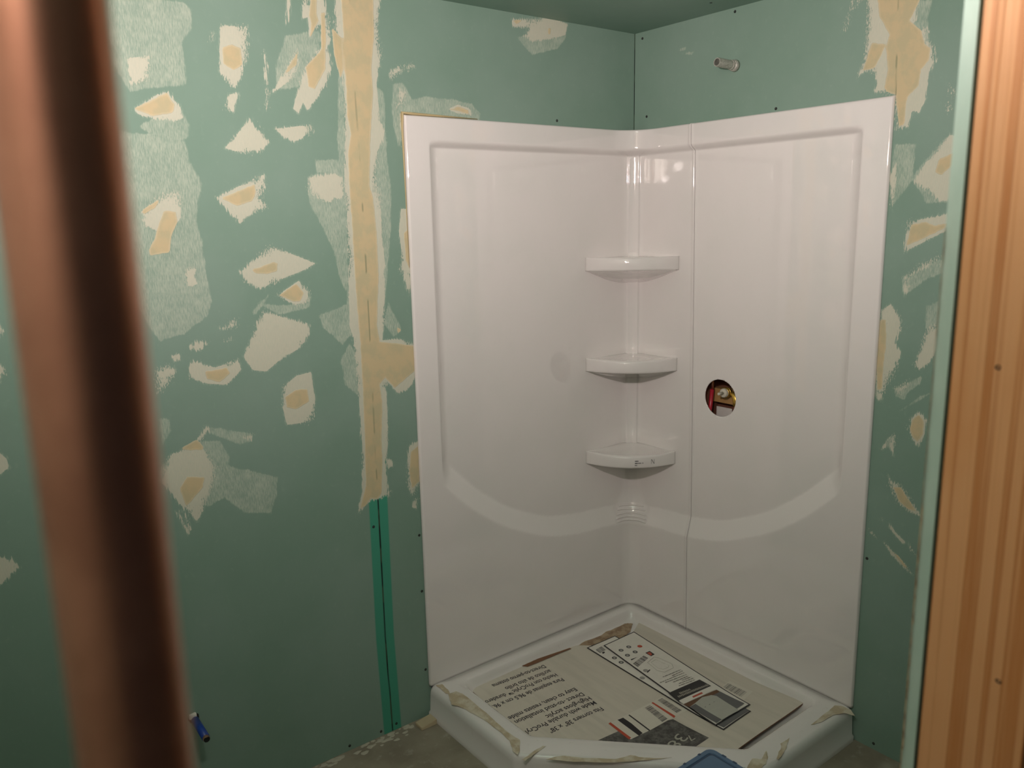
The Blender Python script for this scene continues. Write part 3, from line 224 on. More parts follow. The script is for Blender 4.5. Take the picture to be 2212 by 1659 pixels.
M['dark'] = t.set(Base_Color=t.mix(t.step(a, 0.38, 0.66), (0.045, 0.043, 0.040), (0.15, 0.145, 0.135)), Roughness=0.4)
t = NT('caulk_film'); a = t.noise((30, 30, 30), 1, 4); t.bump(a, 0.003)
M['film'] = t.set(Base_Color=t.mix(t.step(a, 0.4, 0.62), (0.50, 0.41, 0.28), (0.64, 0.58, 0.46)), Roughness=0.45)
for k, c, r in (('paper', (0.70, 0.65, 0.57), .5), ('white', (0.78, 0.74, 0.68), .4), ('black', (0.012, 0.012, 0.014), .35), ('red', (0.50, 0.07, 0.03), .4),
                ('bar', (0.06, 0.055, 0.06), .5), ('ring', (0.10, 0.10, 0.10), .5), ('grey', (0.35, 0.33, 0.31), .5), ('lgrey', (0.44, 0.43, 0.37), .5),
                ('tgrey', (0.24, 0.22, 0.20), .5), ('tline', (0.38, 0.35, 0.30), .5), ('brown', (0.13, 0.055, 0.02), .4), ('tile', (0.12, 0.12, 0.125), .4),
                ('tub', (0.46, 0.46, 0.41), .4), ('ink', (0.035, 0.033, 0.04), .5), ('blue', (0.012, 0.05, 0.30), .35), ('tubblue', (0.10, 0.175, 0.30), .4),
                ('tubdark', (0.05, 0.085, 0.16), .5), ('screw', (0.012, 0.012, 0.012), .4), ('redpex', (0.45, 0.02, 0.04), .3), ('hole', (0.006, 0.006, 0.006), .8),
                ('valve', (0.62, 0.58, 0.48), .35), ('brass', (0.75, 0.48, 0.10), .35), ('block', (0.42, 0.24, 0.09), .6), ('shim', (0.52, 0.42, 0.28), .7),
                ('white2', (0.62, 0.58, 0.56), .6), ('oldwood', (0.16, 0.06, 0.035), .8), ('plaster', (0.46, 0.42, 0.34), .9), ('wallp', (0.50, 0.47, 0.42), .6)):
    M[k] = flat('mat_'+k, c, r, 0.8 if k == 'brass' else 0.0)
# ================================================================= SETTING
def seg_sd(P, A, B):
    d = B-A; h = np.clip(((P-A)@d)/max(d@d, 1e-12), 0, 1); return np.hypot(*((P-A)-h[:, None]*d).T)
def poly_sd(P, V):
    V = np.array(V, float); n = len(V); dist = np.full(len(P), 1e9); ins = np.zeros(len(P), bool)
    for i in range(n):
        a, b = V[i], V[(i+1) % n]; dist = np.minimum(dist, seg_sd(P, a, b))
        c = (a[1] > P[:, 1]) != (b[1] > P[:, 1])
        with np.errstate(divide='ignore', invalid='ignore'):
            xi = (b[0]-a[0])*(P[:, 1]-a[1])/(b[1]-a[1]+1e-15)+a[0]
        ins ^= c & (P[:, 0] < xi)
    return np.where(ins, dist, -dist)
H_P = 1.940
def wall_mesh(name, ax, u0, u1, step, far, mat, layers, seam, hole=None):
    nu = int(round((u1-u0)/step))+1; nz = int(round(ZC/step))+1
    U = np.linspace(u0, u1, nu); Z = np.linspace(0, ZC, nz); uu, zz = np.meshgrid(U, Z); P = np.stack([uu.ravel(), zz.ravel()], 1)
    N = len(P); vals = {}
    for key, polys in layers.items():
        v = np.full(N, -0.04)
        for pl in polys:
            V = np.array(pl)/1000.0; lo = V.min(0)-0.03; hi = V.max(0)+0.03
            m = ((P > lo) & (P < hi)).all(1)
            if m.any(): v[m] = np.maximum(v[m], poly_sd(P[m], V))
        vals[key] = np.clip(v, -0.04, 0.04)
    dk = np.full(N, -0.04); dg = np.full(N, -0.04)
    V = np.array(seam)/1000.0; d = np.full(N, 1e9)
    for a, b in zip(V[:-1], V[1:]): d = np.minimum(d, seg_sd(P, a, b))
    dk = np.maximum(dk, 0.0030-d); dg = np.maximum(dg, 0.032-d) if ax == 'x' else dg
    dk = np.maximum(dk, 0.0022-np.abs(P[:, 0]))           # open joint in the corner
    vals['sdK'] = np.clip(dk, -0.04, 0.04); vals['sdG'] = np.clip(dg, -0.04, 0.04)
    Q = P.copy(); kill = set()
    if hole:
        cy, cz, R = hole; r = np.hypot(P[:, 0]-cy, P[:, 1]-cz)
        inn = r < R-step*0.5
        near = (r >= R-step*0.5) & (r < R+step*0.9)
        Q[near, 0] = cy+(P[near, 0]-cy)/r[near]*R; Q[near, 1] = cz+(P[near, 1]-cz)/r[near]*R
        kill = set(np.nonzero(inn)[0].tolist())
    X = [(a, 0.0, b) for a, b in Q] if ax == 'x' else [(0.0, a, b) for a, b in Q]
    fs = []
    for j in range(nz-1):
        b0 = j*nu
        for i in range(nu-1):
            f = (b0+i, b0+i+1, b0+nu+i+1, b0+nu+i)
            if kill and (f[0] in kill or f[1] in kill or f[2] in kill or f[3] in kill): continue
            if U[i] > -0.958 and Z[j] < H_P-0.008: continue   # the shower panels hang straight on the studs
            fs.append(f if ax == 'x' else f[::-1])
    # plain remainder and the thickness of the board
    T = 0.0127; k = len(X)
    def q(*pts):
        i = len(X); X.extend(pts); fs.append((i, i+1, i+2, i+3))
    if ax == 'x':
        q((far, 0, 0), (u0, 0, 0), (u0, 0, ZC), (far, 0, ZC)); q((far, T, 0), (far, T, ZC), (-.958, T, ZC), (-.958, T, 0)); q((-.958, T, H_P-.01), (-.958, T, ZC), (u1, T, ZC), (u1, T, H_P-.01)); q((-.958, 0, 0), (-.958, T, 0), (-.958, T, H_P-.008), (-.958, 0, H_P-.008)); q((-.958, 0, H_P-.008), (-.958, T, H_P-.008), (u1, T, H_P-.008), (u1, 0, H_P-.008))
        q((far, 0, ZC), (u1, 0, ZC), (u1, T, ZC), (far, T, ZC))
    else:
        q((0, far, 0), (0, far, ZC), (0, u0, ZC), (0, u0, 0)); q((0, far, ZC), (T, far, ZC), (T, u1, ZC), (0, u1, ZC))
    o = mesh(name, X, fs, mat, kind='structure')
    for key, v in vals.items():
        a = o.data.attributes.new(key, 'FLOAT', 'POINT'); full = np.full(len(X), -0.04, dtype=np.float32); full[:N] = v
        a.data.foreach_set('value', full)
    return o
wall_mesh('wall_left', 'x', -2.25, 0.0, 0.005, -2.75, M['gl'], {'sdF': D['LF'], 'sdW': D['LW'], 'sdT': D['LT']}, D['LS'])
HY, HZ, HR = -0.4085, 1.0125, 0.0655
wall_mesh('wall_right', 'y', -1.30, 0.0, 0.005, -1.79, M['gr'], {'sdF': D['RF'], 'sdW': D['RW'], 'sdT': D['RT']}, D['RS'], hole=None)
fb('ceiling', box_bm(bmesh.new(), -3.6, 0.14, -3.6, 0.02, ZC, ZC+0.0127), M['gc'], kind='structure')
fb('floor', box_bm(bmesh.new(), -3.6, 0.14, -3.6, 0.02, -0.05, 0.0), M['floor'], kind='structure')
fb('wall_back', box_bm(bmesh.new(), -2.76, -2.747, -3.6, 0.0, 0.0, ZC), M['wallp'], kind='structure')
fb('wall_behind', box_bm(bmesh.new(), 0.110, 0.125, -1.9, 0.0, 0.0, ZC), M['oldwood'], kind='structure')
# near partition: board hung on the room side of the studs
XS = -1.480
wn = fb('wall_near', box_bm(bmesh.new(), XS+0.0012, 0.0, -1.8027, -1.7905, 0.0, ZC), M['gc'], kind='structure')
bm = bmesh.new()
box_bm(bm, XS, XS+0.0012, -1.8027, -1.7903, 0.0, ZC, 0.0005); fb('board_edge', bm, M['mint'], wn, label='pale mint paper edge of the board')
# crumbled lower run of the edge
bm = bmesh.new(); z = 0.0; pts = []
rr = random.Random(3)
prev = None
while z < 1.62:
    wdt = 0.0016*(0.35+rr.random())*(1.0 if z < 1.36 else 0.35); q = (z, wdt)
    vs = [bm.verts.new((XS-0.0006, -1.7903, z)), bm.verts.new((XS-0.0009-rr.random()*0.0008, -1.7903-wdt, z)), bm.verts.new((XS+0.001, -1.7893, z))]
    if prev:
        for a in range(3): bm.faces.new((prev[a], prev[(a+1) % 3], vs[(a+1) % 3], vs[a]))
    prev = vs; z += 0.004+rr.random()*0.007
fb('torn_edge', bm, M['gyp'], wn, label='crumbled brown gypsum along the board edge')
# ================================================================= WOOD STUD
st = empty('wood_stud', (XS+0.019, -1.85, 0), 'orange pine stud standing at the right edge behind the mint board edge', 'stud')
bm = bmesh.new(); box_bm(bm, -0.019, 0.019, -0.0449, 0.0441, 0.0, ZC, 0.0012); fb('timber', bm, M['pine'], st)
for zz, yy in ((1.497, 0.006), (1.213, -0.020)):
    bm = bmesh.new(); c0 = Vector((-0.0196, yy, zz))
    ring = [bm.verts.new(c0+Vector((0, math.cos(k*math.tau/9)*(0.0022+0.001*random.random()), math.sin(k*math.tau/9)*(0.0019+0.001*random.random())))) for k in range(9)]
    ctr = bm.verts.new(c0+Vector((0.0012, 0, 0)))
    for k in range(9): bm.faces.new((ring[k], ring[(k+1) % 9], ctr))
    fb('nail_hole', bm, M['hole'], st, label='dark ragged nail hole')
# ================================================================= COPPER PIPE close to the lens
cp = bmesh.new(); tube(cp, [(-2.1863, -1.905, z) for z in np.linspace(0.0, ZC, 12)], 0.0144, seg=64)
o = fb('copper_pipe', cp, M['copper'], smooth=True, label='thick upright copper pipe blurred close to the camera at the left', category='pipe')
# ================================================================= SHOWER WALL PANELS
PR, PF, H, ZB = -0.011, 0.0115, 1.940, 0.1085
hi_s = [0, .14, .28, .432, .602, .735, .823, .90]; hi_z = [.522, .540, .546, .570, .646, .742, .831, .905]
lo_s = [0, .17, .295, .44, .516, .65, .782, .877, .95]; lo_z = [.452, .465, .470, .498, .529, .594, .692, .788, .87]
SS = np.linspace(0, .97, 300)
def smooth_curve(xs, ys):
    y = np.interp(SS, xs, ys); k = np.ones(31)/31
    yp = np.pad(y, 15, mode='reflect', reflect_type='odd'); yp[:15] = y[15:0:-1]; return np.convolve(yp, k, 'valid')
HI = smooth_curve(hi_s, hi_z); LO = smooth_curve(lo_s, lo_z)
def prot(s, z, edge_out=0.965, top=H):
    """how far the moulding stands off the wall at distance s from the corner and height z"""
    side = np.clip((s-.830)/.054, 0, 1)**2.4; tp = np.sin(np.clip((z-1.852)/.022, 0, 1)*math.pi/2)
    h = np.interp(s, SS, HI); l = np.interp(s, SS, LO); tt = np.clip((h-z)/(h-l), 0, 1)
    band = tt
    b = 1-(1-side)*(1-tp)*(1-band)
    p = PR+(PF-PR)*b
    R = 0.006
    for d in (edge_out-s, top-z):
        d = np.clip(d, 0, R); p = p-(PF-.001)*(1-np.sqrt(np.clip(1-(1-d/R)**2, 0, 1)))
    return p, b, tp, band
ZR = np.unique(np.concatenate([np.linspace(ZB, .44, 40), np.linspace(.44, .92, 97), np.linspace(.92, 1.83, 110), np.linspace(1.83, 1.925, 30), H-np.array([.011, .006, .0048, .0035, .002, .001, .0004, .0001, 0])]))
SO = 0.965-np.array([0, .0001, .0004, .001, .002, .0035, .0048, .006, .009, .015])
def left_cols(s_list): return s_list
s_st = np.unique(np.concatenate([SO, np.linspace(.84, .935, 28), np.linspace(.165, .84, 90)]))[::-1]   # outer -> inner
NA = 33
def crad(tp, z): return 0.055+0.055*tp+0.045*math.exp(-((z-.50)/.06)**2)
def corner_ring(z):
    """points of the rounded corner at height z, from the left wall round to the right wall"""
    p, b, tp, band = (float(v) for v in prot(np.array(0.05), np.array(z)))
    r = crad(tp, z)
    s1 = p+r; pts = []
    ls = np.linspace(.160, s1, 7)[:-1]
    for s in ls: pts.append((-s, -float(prot(np.array(s), np.array(z))[0])*(1-(.16-s)/(.16-s1)) - p*((.16-s)/(.16-s1))))
    mid = 1-b
    for k in range(NA):
        a = math.pi/2*k/(NA-1); x = -(p+r)+r*math.sin(a); y = -(p+r)+r*math.cos(a)
        w_ = float(sstep(math.radians(21), math.radians(25), a)*(1-sstep(math.radians(65), math.radians(69), a)))*mid*float(sstep(.62, .78, z))
        x -= 0.005*w_; y -= 0.005*w_
        pts.append((x, y))
    for s in ls[::-1]: pts.append((-float(prot(np.array(s), np.array(z))[0])*(1-(.16-s)/(.16-s1)) - p*((.16-s)/(.16-s1)), -s))
    return pts
def grid_obj(name, rows, mat, parent, flip=False, hole=None, **props):
    nr, nc = len(rows), len(rows[0]); X = [v for r_ in rows for v in r_]; fs = []; kill = set()
    if hole:
        for i, v in enumerate(X):
            dy, dz = v[1]-HY, v[2]-HZ; r_ = math.hypot(dy, dz)
            if r_ < hole-0.0025: kill.add(i)
            elif r_ < hole+0.0045: X[i] = (v[0], HY+dy/r_*hole, HZ+dz/r_*hole)
    for j in range(nr-1):
        for i in range(nc-1):
            f = (j*nc+i, j*nc+i+1, (j+1)*nc+i+1, (j+1)*nc+i)
            if kill and any(q in kill for q in f): continue
            fs.append(f[::-1] if flip else f)
    o = mesh(name, X, fs, mat, parent, smooth=True, **props)
    so = o.modifiers.new('thickness', 'SOLIDIFY'); so.thickness = 0.0035; so.offset = -1
    return o
SEAM = 0.273
panel = empty('shower_wall_panel', (0, 0, ZB), 'glossy white corner shower panel with three moulded shelves and soap dish', 'shower panel', group='moulded shower wall panels')
panel2 = empty('shower_wall_panel.001', (0, 0, ZB), 'glossy white right shower panel with a round valve hole', 'shower panel', group='moulded shower wall panels')
def loc(p): return (p[0], p[1], p[2]-ZB)
s_in = [s for s in s_st if s > .1605]
s_r1 = sorted([s for s in s_in if s < SEAM-.005]) + [SEAM-.0045, SEAM-.003, SEAM-.0018, SEAM-.0011, SEAM-.001]
s_r2 = [SEAM+.001, SEAM+.0011, SEAM+.0018, SEAM+.003, SEAM+.0045] + list(np.arange(SEAM+.008, .55, .004)) + sorted([s for s in s_in if s > .552])
def sw(s, z): return s+(1.93-z)*.0152*float(sstep(.17, .22, s))*(1-float(sstep(.36, .50, s)))
def pseam(s, z):
    p = float(prot(np.array(sw(s, z)), np.array(z))[0]); d = abs(s-SEAM)-.001; R = .0034
    if d < R: p -= R*(1-math.sqrt(max(0, 1-(1-d/R)**2)))
    # a faint raised bead along the joint of the two mouldings
    p += 0.0030*math.exp(-((abs(s-SEAM)-.004)/.0030)**2)
    return p
rows1, rows2 = [], []
for z in ZR:
    z = float(z)
    r1 = [(-s, -float(prot(np.array(s), np.array(z))[0]), z) for s in s_in]
    r1 += [(a, b, z) for a, b in corner_ring(z)]
    r1 += [(-pseam(s, z), -sw(s, z), z) for s in s_r1]
    rows1.append([loc(v) for v in r1])
ZR2 = np.unique(np.concatenate([ZR[(ZR < .93) | (ZR > 1.12)], np.arange(.93, 1.12, .004)]))
for z in ZR2:
    z = float(z)
    rows2.append([(-pseam(s, z), -sw(s, z), z) for s in s_r2])
def band_attr(o):
    me = o.data; n_ = len(me.vertices); co = np.empty(n_*3); me.vertices.foreach_get('co', co); co = co.reshape(-1, 3)
    s_ = np.maximum(-co[:, 0], -co[:, 1]); z_ = co[:, 2]+ZB; h = np.interp(s_, SS, HI); l = np.interp(s_, SS, LO)
    v = sstep(0, .05, (h-z_)/(h-l))*(1-sstep(.95, 1.0, (h-z_)/(h-l)))*(1-sstep(.865, .885, s_+(z_-l)*.35))*sstep(.085, .10, s_)
    a = me.attributes.new('pale_band', 'FLOAT', 'POINT'); a.data.foreach_set('value', v.astype(np.float32))
band_attr(grid_obj('panel_shell', rows1, M['acr'], panel))
sh = grid_obj('panel_shell', rows2, M['acr'], panel2, hole=HR)
sh.location = (0, 0, -ZB)
for v in sh.data.vertices: v.co.z -= ZB
band_attr(sh); sh.location = (0, 0, 0)
# ---- shelves
def path_pt(t, zc):
    """walk along the recessed corner surface: t 0..1 round the corner"""
    p, r = PR-.003, .055
    L1 = .231-(p+r); L2 = r*math.pi/2; L3 = .212-(p+r); d = t*(L1+L2+L3)
    if d < L1: return Vector((-(.231-d), -p, 0))
    if d < L1+L2:
        a = (d-L1)/r; return Vector((-(p+r)+r*math.sin(a), -(p+r)+r*math.cos(a), 0))
    return Vector((-p, -(p+r)-(d-L1-L2), 0))
def shelf(zt, label):
    bm = bmesh.new(); N = 40; secs = []
    A = Vector((-.233, .013, 0)); B = Vector((.013, -.214, 0)); nrm = Vector((-1, -1, 0)).normalized()
    lipb = zt-.047
    for i in range(N+1):
        t_ = i/N; F = A.lerp(B, t_)+nrm*(.066*(1-(2*t_-1)**2)+.006*math.sin(math.pi*t_)**.5)
        bk = path_pt(t_, 0); w_ = math.sin(math.pi*t_); e = min(1, 6*t_, 6*(1-t_))
        prof = [(0, zt-.007*e+.004), (.08, zt-.007*e), (.80, zt-.0075*e), (.88, zt-.004*e), (.93, zt), (.965, zt-.0004), (.99, zt-.004), (1.0, zt-.009), (1.0, lipb+.008), (.992, lipb+.003), (.97, lipb), (.93, lipb-.001),
                (.6, lipb-.016*w_), (.3, lipb-.036*w_), (0, lipb-.058*w_)]
        secs.append([bm.verts.new(Vector((*(bk.lerp(F, f).xy), z))-Vector((0, 0, ZB))) for f, z in prof])
    n = len(secs[0])
    for a, b in zip(secs, secs[1:]):
        for k in range(n): bm.faces.new((a[k], b[k], b[(k+1) % n], a[(k+1) % n]))
    bm.faces.new(secs[0][::-1]); bm.faces.new(secs[-1])
    o = fb('shelf', bm, M['acr'], panel, smooth=True, label=label)
    return o, (lambda t_, z, out=.0008: Vector((*((A.lerp(B, t_)+nrm*(.066*(1-(2*t_-1)**2)+.006*math.sin(math.pi*t_)**.5+out)).xy), z))-Vector((0, 0, ZB)))
shelf(1.497, 'top moulded corner shelf'); shelf(1.132, 'middle moulded corner shelf')
s3, fpt = shelf(.780, 'lowest moulded corner shelf with small printed code')
bm = bmesh.new()      # tiny printed code on the lip
def dash(t0, t1, z0, z1):
    vs = [bm.verts.new(fpt(t0, z0)), bm.verts.new(fpt(t1, z0)), bm.verts.new(fpt(t1, z1)), bm.verts.new(fpt(t0, z1))]; bm.faces.new(vs)
for (z, spans) in ((.7615, ((.545, .553), (.555, .563), (.565, .572), (.574, .582))), (.7535, ((.545, .556), (.558, .570), (.573, .578), (.584, .596), (.602, .612), (.626, .634))), (.7455, ((.545, .552), (.555, .560), (.563, .568)))):
    for a, b in spans: dash(a, b, z-.0018, z+.0018)
for a, b, z0, z1 in ((.722, .725, .748, .765), (.754, .757, .748, .765)): dash(a, b, z0, z1)
vs = [bm.verts.new(fpt(.724, .765)), bm.verts.new(fpt(.729, .765)), bm.verts.new(fpt(.756, .748)), bm.verts.new(fpt(.751, .748))]; bm.faces.new(vs)
fb('printed_code', bm, M['ink'], s3, label='small black printed code')
# ---- soap dish ribs on the ledge below the lowest shelf
def ledge(a, z):
    p, b, tp, band = (float(v) for v in prot(np.array(.05), np.array(z))); r = crad(tp, z)
    return Vector((-(p+r)+r*math.sin(a), -(p+r)+r*math.cos(a), z-ZB))
for k, z in enumerate((.524, .511, .498, .485, .472)):
    bm = bmesh.new(); w_ = 33+2.0*k
    tube(bm, [ledge(math.radians(45+w_*f), z-.006*f*f*(k > 1))+Vector((-.0008, -.0008, 0)) for f in np.linspace(-1, 1, 17)], [0.0004]+[.0042]*15+[.0004], seg=10)
    fb('soap_dish_rib', bm, M['acr'], panel, smooth=True)
# ---- tan caulk line along the top left edge of the panel
bm = bmesh.new(); tube(bm, [(-.968, -.004, 1.5), (-.9685, -.004, 1.7), (-.9705, -.005, 1.9), (-.969, -.006, 1.944), (-.93, -.006, 1.9435), (-.85, -.005, 1.943), (-.70, -.004, 1.942)], [.0006, .0015, .0035, .005, .004, .003, .001], seg=8)
fb('caulk_bead', bm, flat('tan_caulk', (0.50, 0.40, 0.22), .6), smooth=True, label='smear of tan compound around the top left corner of the shower panel', category='caulk')
# ================================================================= SHOWER BASE
base = empty('corner_shower_tray', (0, 0, 0), 'white angled corner shower base with raised rim under the panels', 'shower base')
OUT = [(0, 0), (-.975, 0), (-.975, -.468), (-.468, -.978), (0, -.978)]    # edges: 0 left wall,1 left front,2 diagonal,3 right front,4 right wall
def off_poly(dw, df, dd, rc, seg=8):
    d = [dw, df, dd, df, dw]; n = 5; L_ = []
    for i in range(n):
        a, b = Vector(OUT[i]), Vector(OUT[(i+1) % n]); e = (b-a).normalized(); nn = Vector((-e.y, e.x))
        if (Vector((-.4, -.4))-a).dot(nn) < 0: nn = -nn
        L_.append((a+nn*d[i], e))
    P_ = []
    for i in range(n):
        (p1, e1), (p2, e2) = L_[i-1], L_[i]; cr = e1.x*e2.y-e1.y*e2.x; t_ = ((p2-p1).x*e2.y-(p2-p1).y*e2.x)/cr; P_.append(p1+e1*t_)
    out = []
    for i in range(n):
        p = P_[i]; a = (P_[i-1]-p).normalized(); b = (P_[(i+1) % n]-p).normalized()
        r = rc[i] if isinstance(rc, (list, tuple)) else rc
        ang = a.angle(b); tl = r/math.tan(ang/2); A_, B_ = p+a*tl, p+b*tl; c = p+(a+b).normalized()*(r/math.sin(ang/2))
        a0 = math.atan2(*(A_-c).yx); a1 = math.atan2(*(B_-c).yx); da = (a1-a0+math.pi) % math.tau-math.pi
        for k in range(seg+1):
            q = a0+da*k/seg; out.append((c.x+r*math.cos(q), c.y+r*math.sin(q)))
    return out
bm = bmesh.new(); loops = []
spec = [(.001, 0, 0, .012, .0), (.001, 0, 0, .012, .016), (.001, .005, .005, .014, .022), (.001, .007, .007, .016, .082), (.001, .010, .010, .018, .096), (.002, .016, .016, .020, .1045), (.004, .026, .026, .024, .1085),
        (.046, .085, .085, .030, .1095), (.052, .096, .096, .034, .1085), (.057, .104, .104, .038, .104), (.062, .110, .110, .045, .090), (.070, .118, .118, .05, .072), (.080, .126, .126, .055, .0655)]
for dw, df, dd, rc, z in spec:
    pts = off_poly(dw, df, dd, [max(rc*.6, .01), rc, rc, rc, rc]); loops.append([bm.verts.new((x, y, z)) for x, y in pts])
n = len(loops[0])
for a, b in zip(loops, loops[1:]):
    for k in range(n): bm.faces.new((a[k], a[(k+1) % n], b[(k+1) % n], b[k]))
bm.faces.new(loops[-1]); bm.faces.new(loops[0][::-1])
o = fb('tray_shell', bm, M['tray'], base, smooth=True)
es = o.modifiers.new('edge', 'EDGE_SPLIT'); es.split_angle = math.radians(60)
def sheet(name, pts, z, mat, parent=None, wob=0.002, thick=0.0005, cuts=3, lift=None, **props):
    bm = bmesh.new(); vs = [bm.verts.new((x, y, 0)) for x, y in pts]; f = bm.faces.new(vs)
    bmesh.ops.triangulate(bm, faces=[f])
    if cuts: bmesh.ops.subdivide_edges(bm, edges=bm.edges[:], cuts=cuts, use_grid_fill=True)
    for v in bm.verts:
        x, y = v.co.x, v.co.y
        if wob and not v.is_boundary or wob and cuts > 2:
            v.co.x += noise.noise((x*60, y*60, 3))*wob*1.2; v.co.y += noise.noise((x*60, y*60, 9))*wob*1.2
        v.co.z = z+abs(noise.noise((x*45, y*45, 0)))*wob*2+(lift(x, y) if lift else 0)
    g = bmesh.ops.extrude_face_region(bm, geom=bm.faces[:]); 
    for v in g['geom']:
        if isinstance(v, bmesh.types.BMVert): v.co.z -= thick
    return fb(name, bm, mat, parent, **props)
for pl in D['FILM']:
    sheet('protective_film', [(a/1000, b/1000) for a, b in pl], .1098, M['film'], base, wob=.0022, label='peeling tan protective film on the rim')
# creased film hanging over the front edge
# ================================================================= SAND IN THE CORNER OF THE TRAY
sheet('sand_heap', [(a/1000, b/1000) for a, b in D['SAND']], .0668, M['sand'], None, wob=.003, cuts=4, label='dry brown sand spilled in the back corner of the shower base', category='sand', kind='stuff')
# ================================================================= CARDBOARD AND PAPERS
def warp(x, y): return .010*float(sstep(-.62, -.85, y))+.0015*math.sin(x*14)*float(sstep(-.2, -.5, y))
card = empty('cardboard_sheet', (-.45, -.45, .0735), 'white printed carton sheet lying flat in the shower base', 'cardboard')
def rel(o, e):
    o.parent = e; o.matrix_parent_inverse = Matrix.Translation(-Vector(e.location)); return o
cp_ = [(a/1000, b/1000) for a, b in D['CARD']]
def plate(name, pts, z, mat, thick, parent, wf=warp, cuts=0, dz=0, **props):
    bm = bmesh.new(); vs = [bm.verts.new((x, y, 0)) for x, y in pts]
    for i in range(len(vs)): pass
    f = bm.faces.new(vs)
    if f.normal.z < 0: f.normal_flip()
    if cuts:
        lo = [min(p[k] for p in pts) for k in (0, 1)]; hi_ = [max(p[k] for p in pts) for k in (0, 1)]
        for k, no in ((0, (1, 0, 0)), (1, (0, 1, 0))):
            m = max(2, int((hi_[k]-lo[k])/.02))
            for j in range(1, m):
                c = [0, 0, 0]; c[k] = lo[k]+(hi_[k]-lo[k])*j/m
                bmesh.ops.bisect_plane(bm, geom=bm.verts[:]+bm.edges[:]+bm.faces[:], plane_co=c, plane_no=no)
    for v in bm.verts: v.co.z = z+dz+wf(v.co.x, v.co.y)
    if thick:
        g = bmesh.ops.extrude_face_region(bm, geom=bm.faces[:])
        for v in g['geom']:
            if isinstance(v, bmesh.types.BMVert): v.co.z -= thick
    o = fb(name, bm, mat, None, **props)
    if not thick:
        pass
    return rel(o, parent) if parent else o
plate('card', cp_, .0758, M['card'], .0006, card, cuts=1)
plate('card_core', [(-.45+(x+.45)*.9985, -.45+(y+.45)*.9985) for x, y in cp_], .0751, M['cardedge'], .0045, card, cuts=1, label='torn brown corrugated core')
sheet_o = sheet('torn_strip', [(a/1000, b/1000) for a, b in D['TORN']], .078, M['cardedge'], None, wob=.001, label='torn brown strip along the back edge'); rel(sheet_o, card)
# printed words, upside down from here
def text(s, a, b, cap, name, mat, z, parent, bold=.00042, space=1.0, **props):
    cu = bpy.data.curves.new(name, 'FONT'); cu.body = s; cu.size = 1.0; cu.offset = 0; cu.resolution_u = 3
    ob = bpy.data.objects.new(name, cu); COL.objects.link(ob)
    if bold: cu.offset = bold/cap*.7
    dg = bpy.context.evaluated_depsgraph_get(); me = bpy.data.meshes.new_from_object(ob.evaluated_get(dg)); bpy.data.objects.remove(ob)
    co = np.array([v.co[:] for v in me.vertices]); x0, x1 = co[:, 0].min(), co[:, 0].max()
    A, B = Vector(a), Vector(b); d = B-A; L = d.length; d.normalize(); u = Vector((-d.y, d.x))
    kx = L/(x1-x0); ky = cap/.70
    for v in me.vertices:
        p = A+d*((v.co.x-x0)*kx)+u*(v.co.y*ky); v.co = (p.x, p.y, z+warp(p.x, p.y))
    me.update(); o = link(name, me, mat, None, **props); return rel(o, parent)
LINES = [("Direct-to-perno sistema", (-.554, -.109), (-.772, -.091)), ("acrílico de alto brillo", (-.558, -.145), (-.748, -.133)), ("Hecho con ProCrylic™ duradero", (-.558, -.177), (-.846, -.153)),
 ("Para esquinas de 96.5 cm x 96.", (-.560, -.213), (-.843, -.189)), ("Easy to clean, resists milde", (-.566, -.285), (-.842, -.272)), ("Direct -to-stud installation", (-.566, -.321), (-.838, -.301)),
 ("High-gloss acrylic", (-.564, -.353), (-.745, -.343)), ("Made with durable ProCryli", (-.568, -.381), (-.850, -.363)), ('Fits corners 38" x 38"', (-.574, -.420), (-.786, -.405))]
for s_, a, b in LINES: text(s_, a, b, .0205, 'printed_line', M['ink'], .0762, card)
ZL = {'C': .0760, 'L': .0762, 'S': .0762, 'B': .0785, 'A': .0812}
stickers = {}
